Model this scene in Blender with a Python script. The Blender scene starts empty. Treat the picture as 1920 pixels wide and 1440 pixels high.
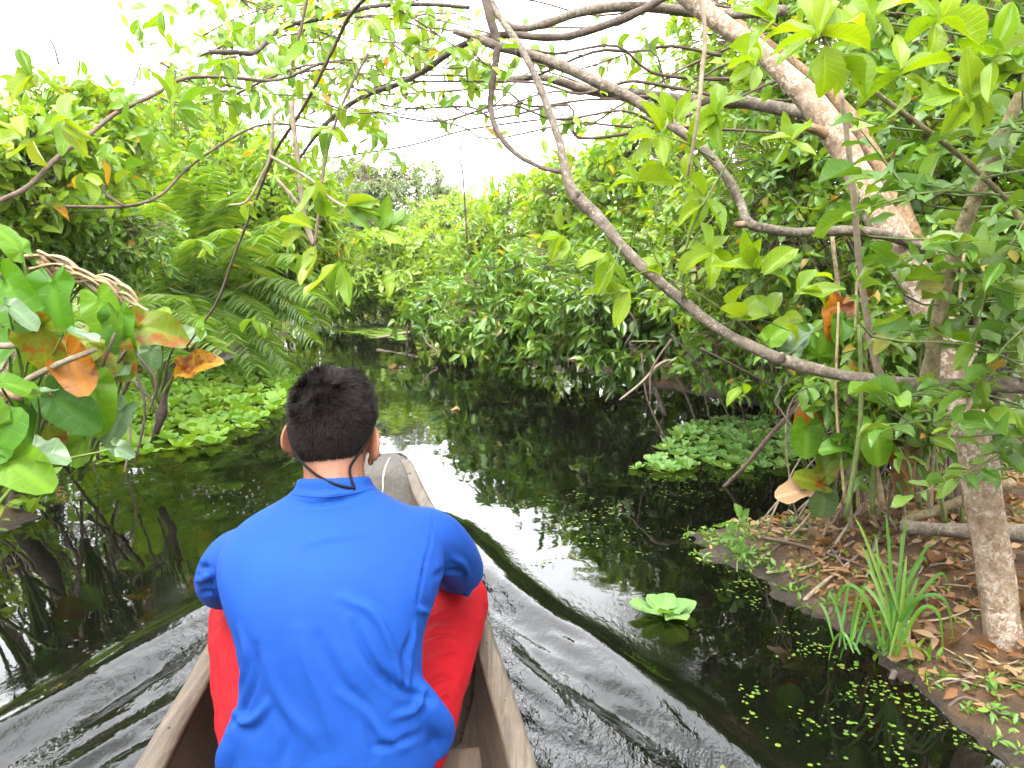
import bpy, math, random
import numpy as np
from mathutils import Vector, Matrix

# ---------------------------------------------------------------- camera, sky, sun, exposure
sc = bpy.context.scene
CAM_H, FPX, HOR = 1.15, 1423.0, 500.0          # eye height, focal length in 1920-px units, horizon row
PITCH = math.atan((720.0 - HOR) / FPX)
cam_d = bpy.data.cameras.new('camera')
cam = bpy.data.objects.new('camera', cam_d)
sc.collection.objects.link(cam)
cam.location = (0, 0, CAM_H)
cam.rotation_euler = (math.pi / 2 - PITCH, 0, 0)
cam_d.sensor_width = 36.0
cam_d.lens = 36.0 * FPX / 1920.0
cam_d.clip_start = 0.05
cam_d.clip_end = 1500
sc.camera = cam

world = bpy.data.worlds.new('World')
sc.world = world
world.use_nodes = True
wn, wl = world.node_tree.nodes, world.node_tree.links
wn.clear()
SUN_EL, SUN_AZ = math.radians(62), math.radians(200)      # azimuth measured from +Y clockwise
sky = wn.new('ShaderNodeTexSky')
sky.sky_type = 'NISHITA'
sky.sun_disc = False
sky.sun_elevation = SUN_EL
sky.sun_rotation = SUN_AZ
sky.air_density = 1.0
sky.dust_density = 3.0
hs = wn.new('ShaderNodeHueSaturation')                    # a bright, almost colourless cloud layer
hs.inputs['Saturation'].default_value = 0.12
bg = wn.new('ShaderNodeBackground')
bg.inputs['Strength'].default_value = 0.15
wo = wn.new('ShaderNodeOutputWorld')
wl.new(sky.outputs[0], hs.inputs['Color'])
mixw = wn.new('ShaderNodeMix')
mixw.data_type = 'RGBA'
mixw.inputs[0].default_value = 0.75
mixw.inputs[7].default_value = (6.6, 6.65, 6.9, 1)
wl.new(hs.outputs[0], mixw.inputs[6])
wl.new(mixw.outputs[2], bg.inputs['Color'])
wl.new(bg.outputs[0], wo.inputs['Surface'])

sun_d = bpy.data.lights.new('sun', 'SUN')
sun_d.energy = 0.8
sun_d.angle = math.radians(30)
sun_d.color = (1.0, 0.96, 0.88)
sun = bpy.data.objects.new('sun', sun_d)
sc.collection.objects.link(sun)
sdir = Vector((math.sin(SUN_AZ) * math.cos(SUN_EL), math.cos(SUN_AZ) * math.cos(SUN_EL), math.sin(SUN_EL)))
sun.rotation_euler = sdir.to_track_quat('Z', 'Y').to_euler()

sc.view_settings.view_transform = 'Standard'
sc.view_settings.look = 'None'
sc.view_settings.gamma = 1.0
sc.view_settings.use_curve_mapping = False
sc.view_settings.exposure = 3.05
sc.render.engine = 'CYCLES'
cy = sc.cycles
cy.max_bounces = 4
cy.diffuse_bounces = 2
cy.glossy_bounces = 2
cy.transmission_bounces = 3
cy.transparent_max_bounces = 8
cy.caustics_reflective = False
cy.caustics_refractive = False
cy.use_denoising = True
cy.use_light_tree = False
cy.use_adaptive_sampling = True
cy.adaptive_threshold = 0.04

# ---------------------------------------------------------------- helpers
COL = sc.collection
rng = np.random.default_rng(11)
FW = np.array([0, math.cos(PITCH), -math.sin(PITCH)])
UPV = np.array([0, math.sin(PITCH), math.cos(PITCH)])
RT = np.array([1.0, 0, 0])
EYE = np.array([0, 0, CAM_H])
ZUP = np.array([0, 0, 1.0])


def P(px, py, d):
    """point at forward distance d (metres along Y) seen in that direction"""
    r = FW + RT * (px - 960) / FPX + UPV * (720 - py) / FPX
    return EYE + r * (d / r[1])


def W(px, py, z=0.0):
    r = FW + RT * (px - 960) / FPX + UPV * (720 - py) / FPX
    return EYE + r * ((z - CAM_H) / r[2])


def M(px, d):
    return px * d / FPX


def nrm(a):
    a = np.asarray(a, float)
    return a / (np.linalg.norm(a, axis=-1, keepdims=True) + 1e-12)


def smooth01(x):
    x = np.clip(x, 0, 1)
    return x * x * (3 - 2 * x)


# cheap value noise on numpy arrays
_perm = np.random.default_rng(3).random((64, 64, 64)).astype(np.float32)


def vnoise(p):
    p = np.asarray(p, float)
    i = np.floor(p).astype(int)
    f = p - i
    f = f * f * (3 - 2 * f)
    out = 0
    for dx in (0, 1):
        for dy in (0, 1):
            for dz in (0, 1):
                w = (f[..., 0] if dx else 1 - f[..., 0]) * (f[..., 1] if dy else 1 - f[..., 1]) * (f[..., 2] if dz else 1 - f[..., 2])
                out = out + w * _perm[(i[..., 0] + dx) % 64, (i[..., 1] + dy) % 64, (i[..., 2] + dz) % 64]
    return out * 2 - 1


def fbm(p, oct=3):
    s, a = 0, 1.0
    p = np.asarray(p, float)
    for k in range(oct):
        s = s + a * vnoise(p * (2 ** k) + 17.3 * k)
        a *= 0.5
    return s


class Geo:
    """collects verts, faces and per-vertex attributes; build() links ONE mesh object"""
    def __init__(self):
        self.V, self.F, self.n, self.A, self.U = [], [], 0, [], []

    def add(self, V, F, var=None, uv=None):
        V = np.asarray(V, float).reshape(-1, 3)
        for f in F:
            f = np.asarray(f, int)
            if f.size:
                self.F.append(f + self.n)
        self.V.append(V)
        self.A.append(np.zeros(len(V)) if var is None else np.broadcast_to(var, (len(V),)))
        self.U.append(np.zeros((len(V), 2)) if uv is None else uv)
        self.n += len(V)
        return self

    def mesh(self, name, mat, smooth=True):
        V = np.concatenate(self.V)
        me = bpy.data.meshes.new(name)
        me.vertices.add(len(V))
        me.vertices.foreach_set('co', V.ravel().astype(np.float32))
        loops = np.concatenate([f.ravel() for f in self.F])
        tot = np.concatenate([np.full(len(f), f.shape[1]) for f in self.F])
        start = np.concatenate([[0], np.cumsum(tot)[:-1]])
        me.loops.add(len(loops))
        me.loops.foreach_set('vertex_index', loops.astype(np.int32))
        me.polygons.add(len(tot))
        me.polygons.foreach_set('loop_start', start.astype(np.int32))
        me.polygons.foreach_set('use_smooth', np.full(len(tot), smooth, dtype=bool))
        me.update(calc_edges=True)
        a = me.attributes.new('var', 'FLOAT', 'POINT')
        a.data.foreach_set('value', np.concatenate(self.A).astype(np.float32))
        u = me.attributes.new('leafuv', 'FLOAT2', 'POINT')
        u.data.foreach_set('vector', np.concatenate(self.U).ravel().astype(np.float32))
        if mat is not None:
            me.materials.append(mat)
        return me

    def build(self, name, mat, parent=None, smooth=True, kind=None):
        return link(name, self.mesh(name, mat, smooth), parent, kind)


def link(name, me, parent=None, kind=None):
    o = bpy.data.objects.new(name, me)
    COL.objects.link(o)
    if parent is not None:
        o.parent = parent
        # meshes are written in world coordinates; undo the location of every ancestor
        loc = Vector((0, 0, 0))
        p = parent
        while p is not None:
            loc += p.location
            p = p.parent
        o.location = -loc
    if kind:
        o['kind'] = kind
    return o


def thing(name, label, cat, loc, group=None):
    o = bpy.data.objects.new(name, None)
    COL.objects.link(o)
    o.location = Vector([float(c) for c in loc])
    o.empty_display_size = 0.1
    tag(o, label, cat, group)
    return o


def tag(o, label, cat, group=None):
    o['label'] = label
    o['category'] = cat
    if group:
        o['group'] = group
    return o


def catmull(pts, sub):
    pts = np.asarray(pts, float)
    if len(pts) < 3 or sub < 2:
        if len(pts) == 2:
            t = np.linspace(0, 1, sub + 1)[:, None]
            return pts[0] * (1 - t) + pts[1] * t
        return pts
    p = np.vstack([2 * pts[0] - pts[1], pts, 2 * pts[-1] - pts[-2]])
    out = []
    t = np.linspace(0, 1, sub, endpoint=False)[:, None]
    for i in range(1, len(p) - 2):
        a, b, c, d = p[i - 1], p[i], p[i + 1], p[i + 2]
        out.append(0.5 * (2 * b + (c - a) * t + (2 * a - 5 * b + 4 * c - d) * t ** 2 + (3 * b - a - 3 * c + d) * t ** 3))
    out.append(pts[-1:])
    return np.vstack(out)


def tube(geo, pts, rad, sides=8, sub=4, rough=0.0, seed=0, ell=1.0, var=0.0):
    """tapered tube along pts; rad per point; rough = relative radius noise"""
    pts = np.asarray(pts, float)
    rad = np.broadcast_to(np.asarray(rad, float), (len(pts),))
    q = catmull(np.column_stack([pts, rad]), sub)
    c, r = q[:, :3], np.maximum(q[:, 3], 1e-4)
    n = len(c)
    t = np.gradient(c, axis=0)
    t = nrm(t)
    ref = np.array([0.0, 0, 1]) if abs(t[0][2]) < 0.9 else np.array([1.0, 0, 0])
    e = np.zeros((n, 3))
    e[0] = nrm(np.cross(t[0], ref))
    for i in range(1, n):
        v = e[i - 1] - t[i] * np.dot(e[i - 1], t[i])
        e[i] = v / (np.linalg.norm(v) + 1e-12)
    f = np.cross(t, e)
    a = np.linspace(0, 2 * math.pi, sides, endpoint=False)
    ring = e[:, None, :] * np.cos(a)[None, :, None] + f[:, None, :] * np.sin(a)[None, :, None] * ell
    rr = r[:, None]
    if rough:
        nz = fbm(np.concatenate([c[:, None, :] / (r.mean() * 3) + ring * 0.8 + seed, ], axis=1), 2)
        rr = rr * (1 + rough * nz)
    V = c[:, None, :] + ring * rr[..., None]
    V = V.reshape(-1, 3)
    idx = np.arange(n * sides).reshape(n, sides)
    q4 = np.stack([idx[:-1], np.roll(idx, -1, 1)[:-1], np.roll(idx, -1, 1)[1:], idx[1:]], -1).reshape(-1, 4)
    V = np.vstack([V, c[0] - t[0] * r[0] * 0.3, c[-1] + t[-1] * r[-1] * 0.5])
    b0, b1 = n * sides, n * sides + 1
    tri = np.vstack([np.column_stack([np.roll(idx[0], -1), idx[0], np.full(sides, b0)]),
                     np.column_stack([idx[-1], np.roll(idx[-1], -1), np.full(sides, b1)])])
    geo.add(V, [q4, tri], var=var)
    return geo


def pix(lst):
    """[(px,py,d,width_px)...] -> points, radii"""
    pts = np.array([P(a[0], a[1], a[2]) for a in lst])
    rad = np.array([M(a[3], a[2]) * 0.5 for a in lst])
    return pts, rad


def pixline(lst, d0, d1, w0, w1):
    n = len(lst)
    return pix([(x, y, d0 + (d1 - d0) * i / max(1, n - 1), w0 + (w1 - w0) * i / max(1, n - 1)) for i, (x, y) in enumerate(lst)])


# ---------------------------------------------------------------- materials
MT = {}
def new_mat(name):
    m = bpy.data.materials.new(name)
    m.use_nodes = True
    nt = m.node_tree
    nt.nodes.clear()
    out = nt.nodes.new('ShaderNodeOutputMaterial')
    bs = nt.nodes.new('ShaderNodeBsdfPrincipled')
    nt.links.new(bs.outputs[0], out.inputs['Surface'])
    return m, nt, bs, out


def N(nt, t, **kw):
    n = nt.nodes.new(t)
    for k, v in kw.items():
        setattr(n, k, v)
    return n


def ramp(nt, fac, stops, interp='LINEAR'):
    r = N(nt, 'ShaderNodeValToRGB')
    cr = r.color_ramp
    cr.interpolation = interp
    while len(cr.elements) < len(stops):
        cr.elements.new(0.5)
    for e, (p, c) in zip(cr.elements, stops):
        e.position = p
        e.color = (c[0], c[1], c[2], 1)
    if fac is not None:
        nt.links.new(fac, r.inputs[0])
    return r.outputs[0]


def math_(nt, op, a, b=None, c=None):
    n = N(nt, 'ShaderNodeMath', operation=op)
    for i, v in enumerate((a, b, c)):
        if v is None:
            continue
        if isinstance(v, (int, float)):
            n.inputs[i].default_value = v
        else:
            nt.links.new(v, n.inputs[i])
    return n.outputs[0]


def mixc(nt, fac, a, b, blend='MIX'):
    n = N(nt, 'ShaderNodeMix', data_type='RGBA', blend_type=blend)
    for sock, v in ((n.inputs[0], fac), (n.inputs[6], a), (n.inputs[7], b)):
        if isinstance(v, (int, float)):
            sock.default_value = v
        elif isinstance(v, tuple):
            sock.default_value = (v[0], v[1], v[2], 1)
        else:
            nt.links.new(v, sock)
    return n.outputs[2]


def noise(nt, scale, detail=4, rough=0.55, coord=None, dist=0.0):
    n = N(nt, 'ShaderNodeTexNoise')
    n.inputs['Scale'].default_value = scale
    n.inputs['Detail'].default_value = detail
    n.inputs['Roughness'].default_value = rough
    n.inputs['Distortion'].default_value = dist
    if coord is not None:
        nt.links.new(coord, n.inputs['Vector'])
    return n.outputs['Fac']


def obj_co(nt, scale=(1, 1, 1), rot=(0, 0, 0)):
    g = N(nt, 'ShaderNodeNewGeometry')
    mp = N(nt, 'ShaderNodeMapping')
    mp.inputs['Scale'].default_value = scale
    mp.inputs['Rotation'].default_value = rot
    nt.links.new(g.outputs['Position'], mp.inputs['Vector'])
    return mp.outputs[0]


def bump(nt, h, strength, dist=0.01, chain=None):
    b = N(nt, 'ShaderNodeBump')
    b.inputs['Strength'].default_value = strength
    b.inputs['Distance'].default_value = dist
    nt.links.new(h, b.inputs['Height'])
    if chain is not None:
        nt.links.new(chain, b.inputs['Normal'])
    return b.outputs[0]


MASS = {}


def mass_mat(name):
    k = name + '_mass'
    if k not in MT:
        st, tr_, ro, sp, ti = MASS[name]
        MT[k] = leaf_mat(k, st, tr_, ro, sp, False, None, ti, True)
    return MT[k]


def leaf_mat(name, stops, trans=0.35, rough=0.38, spec=0.5, veins=True, blotch=None, tint=1.25, mass=False):
    """stops: colour stops over a per-leaf random value"""
    m, nt, bs, out = new_mat(name)
    at = N(nt, 'ShaderNodeAttribute', attribute_name='var')
    oi = N(nt, 'ShaderNodeObjectInfo')
    v = math_(nt, 'FRACT', math_(nt, 'ADD', at.outputs['Fac'], oi.outputs['Random']))
    col = ramp(nt, v, stops)
    geo_co = None
    if not mass:
        MASS[name] = (stops, trans, rough, spec, tint)
        geo_co = obj_co(nt)
        nz = noise(nt, 22, 3, 0.6, geo_co)
        col = mixc(nt, math_(nt, 'MULTIPLY', nz, 0.5), col, mixc(nt, 1.0, col, (0.55, 0.6, 0.5), 'MULTIPLY'))
    if not mass:
        sp_ = ramp(nt, noise(nt, 95, 2, 0.5, geo_co), [(0.70, (0, 0, 0)), (0.735, (0.8, 0.8, 0.8))])
        col = mixc(nt, sp_, col, (0.10, 0.065, 0.02))
    if blotch:
        b = noise(nt, 14, 4, 0.65, geo_co)
        bm = ramp(nt, b, [(0.50, (0, 0, 0)), (0.60, (1, 1, 1))])
        col = mixc(nt, bm, col, blotch)
    if veins:
        uv = N(nt, 'ShaderNodeAttribute', attribute_name='leafuv')
        sx = N(nt, 'ShaderNodeSeparateXYZ')
        nt.links.new(uv.outputs['Vector'], sx.inputs[0])
        av = math_(nt, 'ABSOLUTE', sx.outputs[0])
        mid = ramp(nt, av, [(0.02, (1, 1, 1)), (0.06, (0, 0, 0))])
        ph = math_(nt, 'FRACT', math_(nt, 'SUBTRACT', math_(nt, 'MULTIPLY', sx.outputs[1], 9.0), math_(nt, 'MULTIPLY', av, 4.0)))
        sv = ramp(nt, math_(nt, 'ABSOLUTE', math_(nt, 'SUBTRACT', ph, 0.5)), [(0.03, (0.55, 0.55, 0.55)), (0.12, (0, 0, 0))])
        vv = mixc(nt, 1.0, mid, sv, 'LIGHTEN')
        lite = mixc(nt, 1.0, col, (1.5, 1.4, 1.6), 'MULTIPLY')
        col = mixc(nt, math_(nt, 'MULTIPLY', vv, 0.7), col, lite)
        nt.links.new(bump(nt, math_(nt, 'SUBTRACT', 1.0, vv), 0.35, 0.004), bs.inputs['Normal'])
    nt.links.new(col, bs.inputs['Base Color'])
    bs.inputs['Roughness'].default_value = rough
    bs.inputs['Specular IOR Level'].default_value = spec
    tr = N(nt, 'ShaderNodeBsdfTranslucent')
    tc = mixc(nt, 1.0, col, (tint * 1.1, tint, 0.35), 'MULTIPLY')
    nt.links.new(tc, tr.inputs['Color'])
    mx = N(nt, 'ShaderNodeMixShader')
    mx.inputs[0].default_value = trans
    nt.links.new(bs.outputs[0], mx.inputs[1])
    nt.links.new(tr.outputs[0], mx.inputs[2])
    nt.links.new(mx.outputs[0], out.inputs['Surface'])
    return m


def bark_mat(name, dark, mid, light, patch=0.52, scale=1.0, bumps=0.5, moss=None):
    dark, mid, light = [tuple(c * 0.66 for c in q) for q in (dark, mid, light)]
    m, nt, bs, out = new_mat(name)
    co = obj_co(nt)
    n1 = noise(nt, 26 * scale, 6, 0.7, co)
    n2 = noise(nt, 70 * scale, 4, 0.65, co, 0.6)
    n3 = noise(nt, 9 * scale, 3, 0.6, co)
    col = ramp(nt, n1, [(0.3, dark), (0.55, mid), (0.75, light)])
    lich = ramp(nt, n2, [(patch, (0, 0, 0)), (patch + 0.07, (1, 1, 1))])
    col = mixc(nt, math_(nt, 'MULTIPLY', lich, ramp(nt, n3, [(0.4, (0.15, 0.15, 0.15)), (0.6, (0.9, 0.9, 0.9))])), col, light)
    if moss:
        mo = ramp(nt, noise(nt, 5 * scale, 4, 0.7, co), [(0.5, (0, 0, 0)), (0.65, (0.8, 0.8, 0.8))])
        col = mixc(nt, mo, col, moss)
    nt.links.new(col, bs.inputs['Base Color'])
    bs.inputs['Roughness'].default_value = 0.85
    nt.links.new(bump(nt, n1, bumps, 0.01, bump(nt, n2, bumps * 0.6, 0.004)), bs.inputs['Normal'])
    return m


def plain_mat(name, c1, c2, rough=0.7, scale=30, bumps=0.2, spec=0.3, sheen=0.0):
    c1, c2 = [tuple(c * 0.66 for c in q) for q in (c1, c2)]
    m, nt, bs, out = new_mat(name)
    co = obj_co(nt)
    n1 = noise(nt, scale, 5, 0.6, co)
    nt.links.new(ramp(nt, n1, [(0.3, c1), (0.7, c2)]), bs.inputs['Base Color'])
    bs.inputs['Roughness'].default_value = rough
    bs.inputs['Specular IOR Level'].default_value = spec
    if sheen:
        bs.inputs['Sheen Weight'].default_value = sheen
        bs.inputs['Sheen Roughness'].default_value = 0.5
    nt.links.new(bump(nt, n1, bumps, 0.003), bs.inputs['Normal'])
    return m


G = lambda r, g, b: (r, g, b)
MT['leaf_bright'] = leaf_mat('leaf_bright', [(0, G(0.149, 0.264, .018)), (.35, G(0.098, 0.209, .02)), (.7, G(0.184, 0.297, .02)), (.965, G(0.230, 0.319, .02)), (.985, G(0.368, 0.297, .02)), (1, G(0.437, 0.198, .02))], 0.46)
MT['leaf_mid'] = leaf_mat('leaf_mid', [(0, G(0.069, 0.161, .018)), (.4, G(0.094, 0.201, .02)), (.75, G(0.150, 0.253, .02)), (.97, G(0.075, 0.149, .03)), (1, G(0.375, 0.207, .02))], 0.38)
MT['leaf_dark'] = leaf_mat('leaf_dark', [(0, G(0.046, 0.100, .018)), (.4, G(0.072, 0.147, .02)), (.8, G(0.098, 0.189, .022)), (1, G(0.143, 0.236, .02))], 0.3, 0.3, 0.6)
MT['leaf_yellow'] = leaf_mat('leaf_yellow', [(0, G(0.189, 0.294, .01)), (.4, G(0.138, 0.255, .012)), (.8, G(0.215, 0.314, .012)), (1, G(0.138, 0.235, .02))], 0.5)
MT['leaf_pale'] = leaf_mat('leaf_pale', [(0, G(.11, .22, .035)), (.5, G(.08, .19, .03)), (1, G(.14, .25, .05))], 0.4)
MT['leaf_far'] = leaf_mat('leaf_far', [(0, G(0.102, 0.158, .06)), (.5, G(0.141, 0.197, .075)), (1, G(0.178, 0.246, .09))], 0.35, veins=False)  # leaf colour paled towards grey to stand for distant haze
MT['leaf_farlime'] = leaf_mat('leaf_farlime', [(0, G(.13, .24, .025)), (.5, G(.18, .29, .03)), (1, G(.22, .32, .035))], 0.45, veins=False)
MT['fern'] = leaf_mat('fern', [(0, G(0.070, 0.160, .018)), (.5, G(0.110, 0.214, .018)), (.9, G(0.150, 0.257, .02)), (1, G(0.250, 0.246, .03))], 0.42, veins=False)
MT['taro'] = leaf_mat('taro', [(0, G(.05, .15, .015)), (.4, G(.075, .19, .015)), (1, G(.12, .24, .012))], 0.42, 0.42, 0.22)
MT['taro_old'] = leaf_mat('taro_old', [(0, G(.10, .15, .012)), (1, G(.15, .18, .01))], 0.35, 0.45, 0.22, blotch=(.17, .06, .008))
MT['taro_orange'] = leaf_mat('taro_orange', [(0, G(.30, .095, .007)), (1, G(.36, .14, .01))], 0.4, 0.5, 0.4, blotch=(.13, .035, .008))
MT['taro_grey'] = leaf_mat('taro_grey', [(0, G(.075, .14, .06)), (1, G(.11, .18, .08))], 0.3, 0.3, 0.45)
MT['leaf_orange'] = leaf_mat('leaf_orange', [(0, G(.36, .15, .008)), (1, G(.4, .22, .012))], 0.45, 0.5, 0.3, blotch=(.17, .045, .008))
MT['lettuce'] = leaf_mat('lettuce', [(0, G(.105, .23, .028)), (.5, G(.14, .27, .032)), (1, G(.18, .30, .04))], 0.38, 0.55, 0.25)
MT['lettuce_shade'] = leaf_mat('lettuce_shade', [(0, G(.11, .25, .07)), (.5, G(.14, .29, .08)), (1, G(.17, .32, .09))], 0.35, 0.55, 0.25)
MT['lettuce_pale'] = leaf_mat('lettuce_pale', [(0, G(.13, .27, .07)), (.5, G(.16, .30, .085)), (1, G(.2, .33, .1))], 0.38, 0.55, 0.25)
MT['duck'] = leaf_mat('duck', [(0, G(.05, .10, .012)), (.4, G(.08, .155, .013)), (.8, G(.12, .19, .015)), (1, G(.13, .13, .03))], 0.2, 0.5, 0.3, veins=False)
MT['blade'] = leaf_mat('blade', [(0, G(.05, .16, .015)), (.6, G(.08, .20, .015)), (1, G(.14, .23, .02))], 0.4, veins=False)
MT['dead'] = leaf_mat('dead', [(0, G(.09, .045, .02)), (.3, G(.16, .075, .03)), (.6, G(.22, .12, .055)), (.85, G(.30, .19, .10)), (1, G(.17, .12, .075))], 0.2, 0.7, 0.2)
MT['bark_spot'] = bark_mat('bark_spot', G(.15, .085, .045), G(.34, .235, .15), G(.66, .58, .49), 0.51, 1.1, 0.7)
MT['bark_brown'] = bark_mat('bark_brown', G(.12, .065, .035), G(.30, .18, .085), G(.50, .38, .26), 0.55, 1.3, 0.6)
MT['bark_grey'] = bark_mat('bark_grey', G(.075, .055, .04), G(.185, .145, .105), G(.40, .345, .28), 0.55, 1.5, 0.8)
MT['bark_green'] = bark_mat('bark_green', G(.13, .10, .045), G(.30, .23, .12), G(.52, .44, .28), 0.56, 1.6, 0.6)
MT['bark_dark'] = bark_mat('bark_dark', G(.055, .038, .028), G(.12, .085, .065), G(.22, .17, .14), 0.6, 1.5, 0.5)
MT['twig'] = plain_mat('twig', G(.09, .06, .045), G(.20, .14, .10), 0.8, 60)
MT['twig_pale'] = plain_mat('twig_pale', G(.24, .18, .12), G(.42, .34, .25), 0.8, 60)
MT['twig_green'] = plain_mat('twig_green', G(.10, .14, .04), G(.17, .22, .06), 0.6, 60)
MT['stem_taro'] = plain_mat('stem_taro', G(.10, .19, .03), G(.2, .27, .05), 0.5, 20)
MT['dry'] = plain_mat('dry', G(.30, .19, .095), G(.58, .44, .26), 0.75, 40, 0.5)
MT['straw'] = plain_mat('straw', G(.45, .42, .22), G(.6, .58, .38), 0.6, 40)
# ---------------------------------------------------------------- leaves
def leaf_tpl(shape='ellip', rows=7, cols=5, curl=0.12, fold=0.12, wave=0.0, twist=0.0, seed=0):
    """flat-ish leaf, y 0..1 from stalk to tip, x -0.5..0.5 at the widest, z = normal"""
    r = np.random.default_rng(seed)
    t = np.linspace(0, 1, rows)
    if shape == 'ellip':
        w = np.sin(math.pi * t ** 0.9) ** 0.85
    elif shape == 'lance':
        w = np.sin(math.pi * t ** 0.75) ** 1.05
    elif shape == 'ovate':
        w = np.clip(t, 0, 1) ** 0.55 * (1 - t) ** 0.8 * 2.05
    elif shape == 'obovate':
        w = np.sin(math.pi * t ** 1.5) ** 0.8
    elif shape == 'strap':
        w = np.minimum(1, 6 * t + 0.3) * (1 - t ** 3)
    elif shape == 'round':
        w = np.sqrt(np.clip(1 - (2 * t - 1) ** 2, 0, 1))
    w = np.clip(w, 0, 1)
    w[0] = max(w[0], 0.04)
    w[-1] = max(w[-1], 0.015)
    x = np.linspace(-1, 1, cols)
    X = 0.5 * w[:, None] * x[None, :]
    Y = np.repeat(t[:, None], cols, 1)
    Z = -curl * (t ** 2)[:, None] + fold * np.abs(X) * 1.2
    if wave:
        ph = r.uniform(0, 6)
        Z = Z + wave * np.sin(t * 11 + ph)[:, None] * (np.abs(x) ** 1.5)[None, :] * np.sign(x)[None, :] + wave * np.cos(t * 9 + ph)[:, None] * (np.abs(x) ** 1.5)[None, :]
    if twist:
        a = twist * t[:, None]
        X, Z = X * np.cos(a) - Z * np.sin(a), X * np.sin(a) + Z * np.cos(a)
    V = np.stack([X, Y - 0.5 * curl * (t ** 3)[:, None], Z], -1).reshape(-1, 3)
    idx = np.arange(rows * cols).reshape(rows, cols)
    F = np.stack([idx[:-1, :-1], idx[:-1, 1:], idx[1:, 1:], idx[1:, :-1]], -1).reshape(-1, 4)
    uv = np.stack([np.repeat(x[None, :] * 0.5, rows, 0), Y], -1).reshape(-1, 2)
    return V, F, uv


def heart_tpl(rings=5, segs=26, cup=0.1, wave=0.06, lobe=0.33, seed=0):
    """taro / elephant-ear blade; stalk joins at the origin, tip at y=1, lobes behind at y<0"""
    r = np.random.default_rng(seed)
    th = np.linspace(0, 2 * math.pi, segs, endpoint=False)      # 0 = tip direction
    c = np.cos(th)
    R = 0.42 + 0.16 * c + 0.44 * np.clip(c, 0, 1) ** 5 + 0.10 * np.exp(-((np.abs(th - math.pi) - 0.75) / 0.35) ** 2)
    R = R - lobe * np.exp(-((th - math.pi) / 0.24) ** 2)
    V, uv = [np.zeros((1, 3))], [np.zeros((1, 2))]
    ph = r.uniform(0, 6)
    for k in range(1, rings + 1):
        f = k / rings
        x, y = R * f * np.sin(th), R * f * np.cos(th)
        z = cup * f * f * (0.4 + 0.6 * np.abs(np.sin(th))) - 0.28 * np.clip(y, 0, 2) ** 2 + wave * f ** 2 * np.sin(5 * th + ph) + 0.03 * f * np.cos(9 * th + ph)
        V.append(np.stack([x, y, z], -1))
        uv.append(np.stack([np.sin(th * 1.0) * f * 0.5, 0.5 + 0.5 * f * np.cos(th)], -1))
    V, uv = np.vstack(V), np.vstack(uv)
    F3 = np.column_stack([np.zeros(segs, int), 1 + (np.arange(segs) + 1) % segs, 1 + np.arange(segs)])
    F4 = []
    for k in range(1, rings):
        a, b = 1 + (k - 1) * segs, 1 + k * segs
        i, j = np.arange(segs), (np.arange(segs) + 1) % segs
        F4.append(np.column_stack([a + i, a + j, b + j, b + i]))
    return V, [F3, np.vstack(F4)], uv


TPL_HI = {k: [leaf_tpl(k, 8, 5, c, f, w, tw, s) for s, (c, f, w, tw) in enumerate([(.10, .15, .03, .1), (.22, .2, .045, -.35), (.02, .1, .04, .4), (.38, .25, .03, 0), (.15, .45, .02, .3), (-.12, .2, .04, -.2), (.55, .3, .03, .5), (.05, .65, .02, -.5)])]
          for k in ('ellip', 'lance', 'ovate', 'obovate')}
TPL_LO = {k: [leaf_tpl(k, 4, 3, c, f) for c, f in [(.1, .2), (.25, .3), (.03, .15)]] for k in ('ellip', 'lance', 'ovate', 'obovate')}
_leaf_meshes = {}


def leaf_meshes(shape, matname):
    key = (shape, matname)
    if key not in _leaf_meshes:
        ms = []
        for i, (V, F, uv) in enumerate(TPL_HI[shape]):
            ms.append(Geo().add(V, [F], var=i * 0.123, uv=uv).mesh('leaf', MT[matname]))
        _leaf_meshes[key] = ms
    return _leaf_meshes[key]


def frame_NB(T, Nn):
    T = nrm(T)
    Nn = Nn - T * (Nn * T).sum(-1, keepdims=True)
    Nn = nrm(Nn)
    return T, Nn, np.cross(T, Nn)


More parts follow.
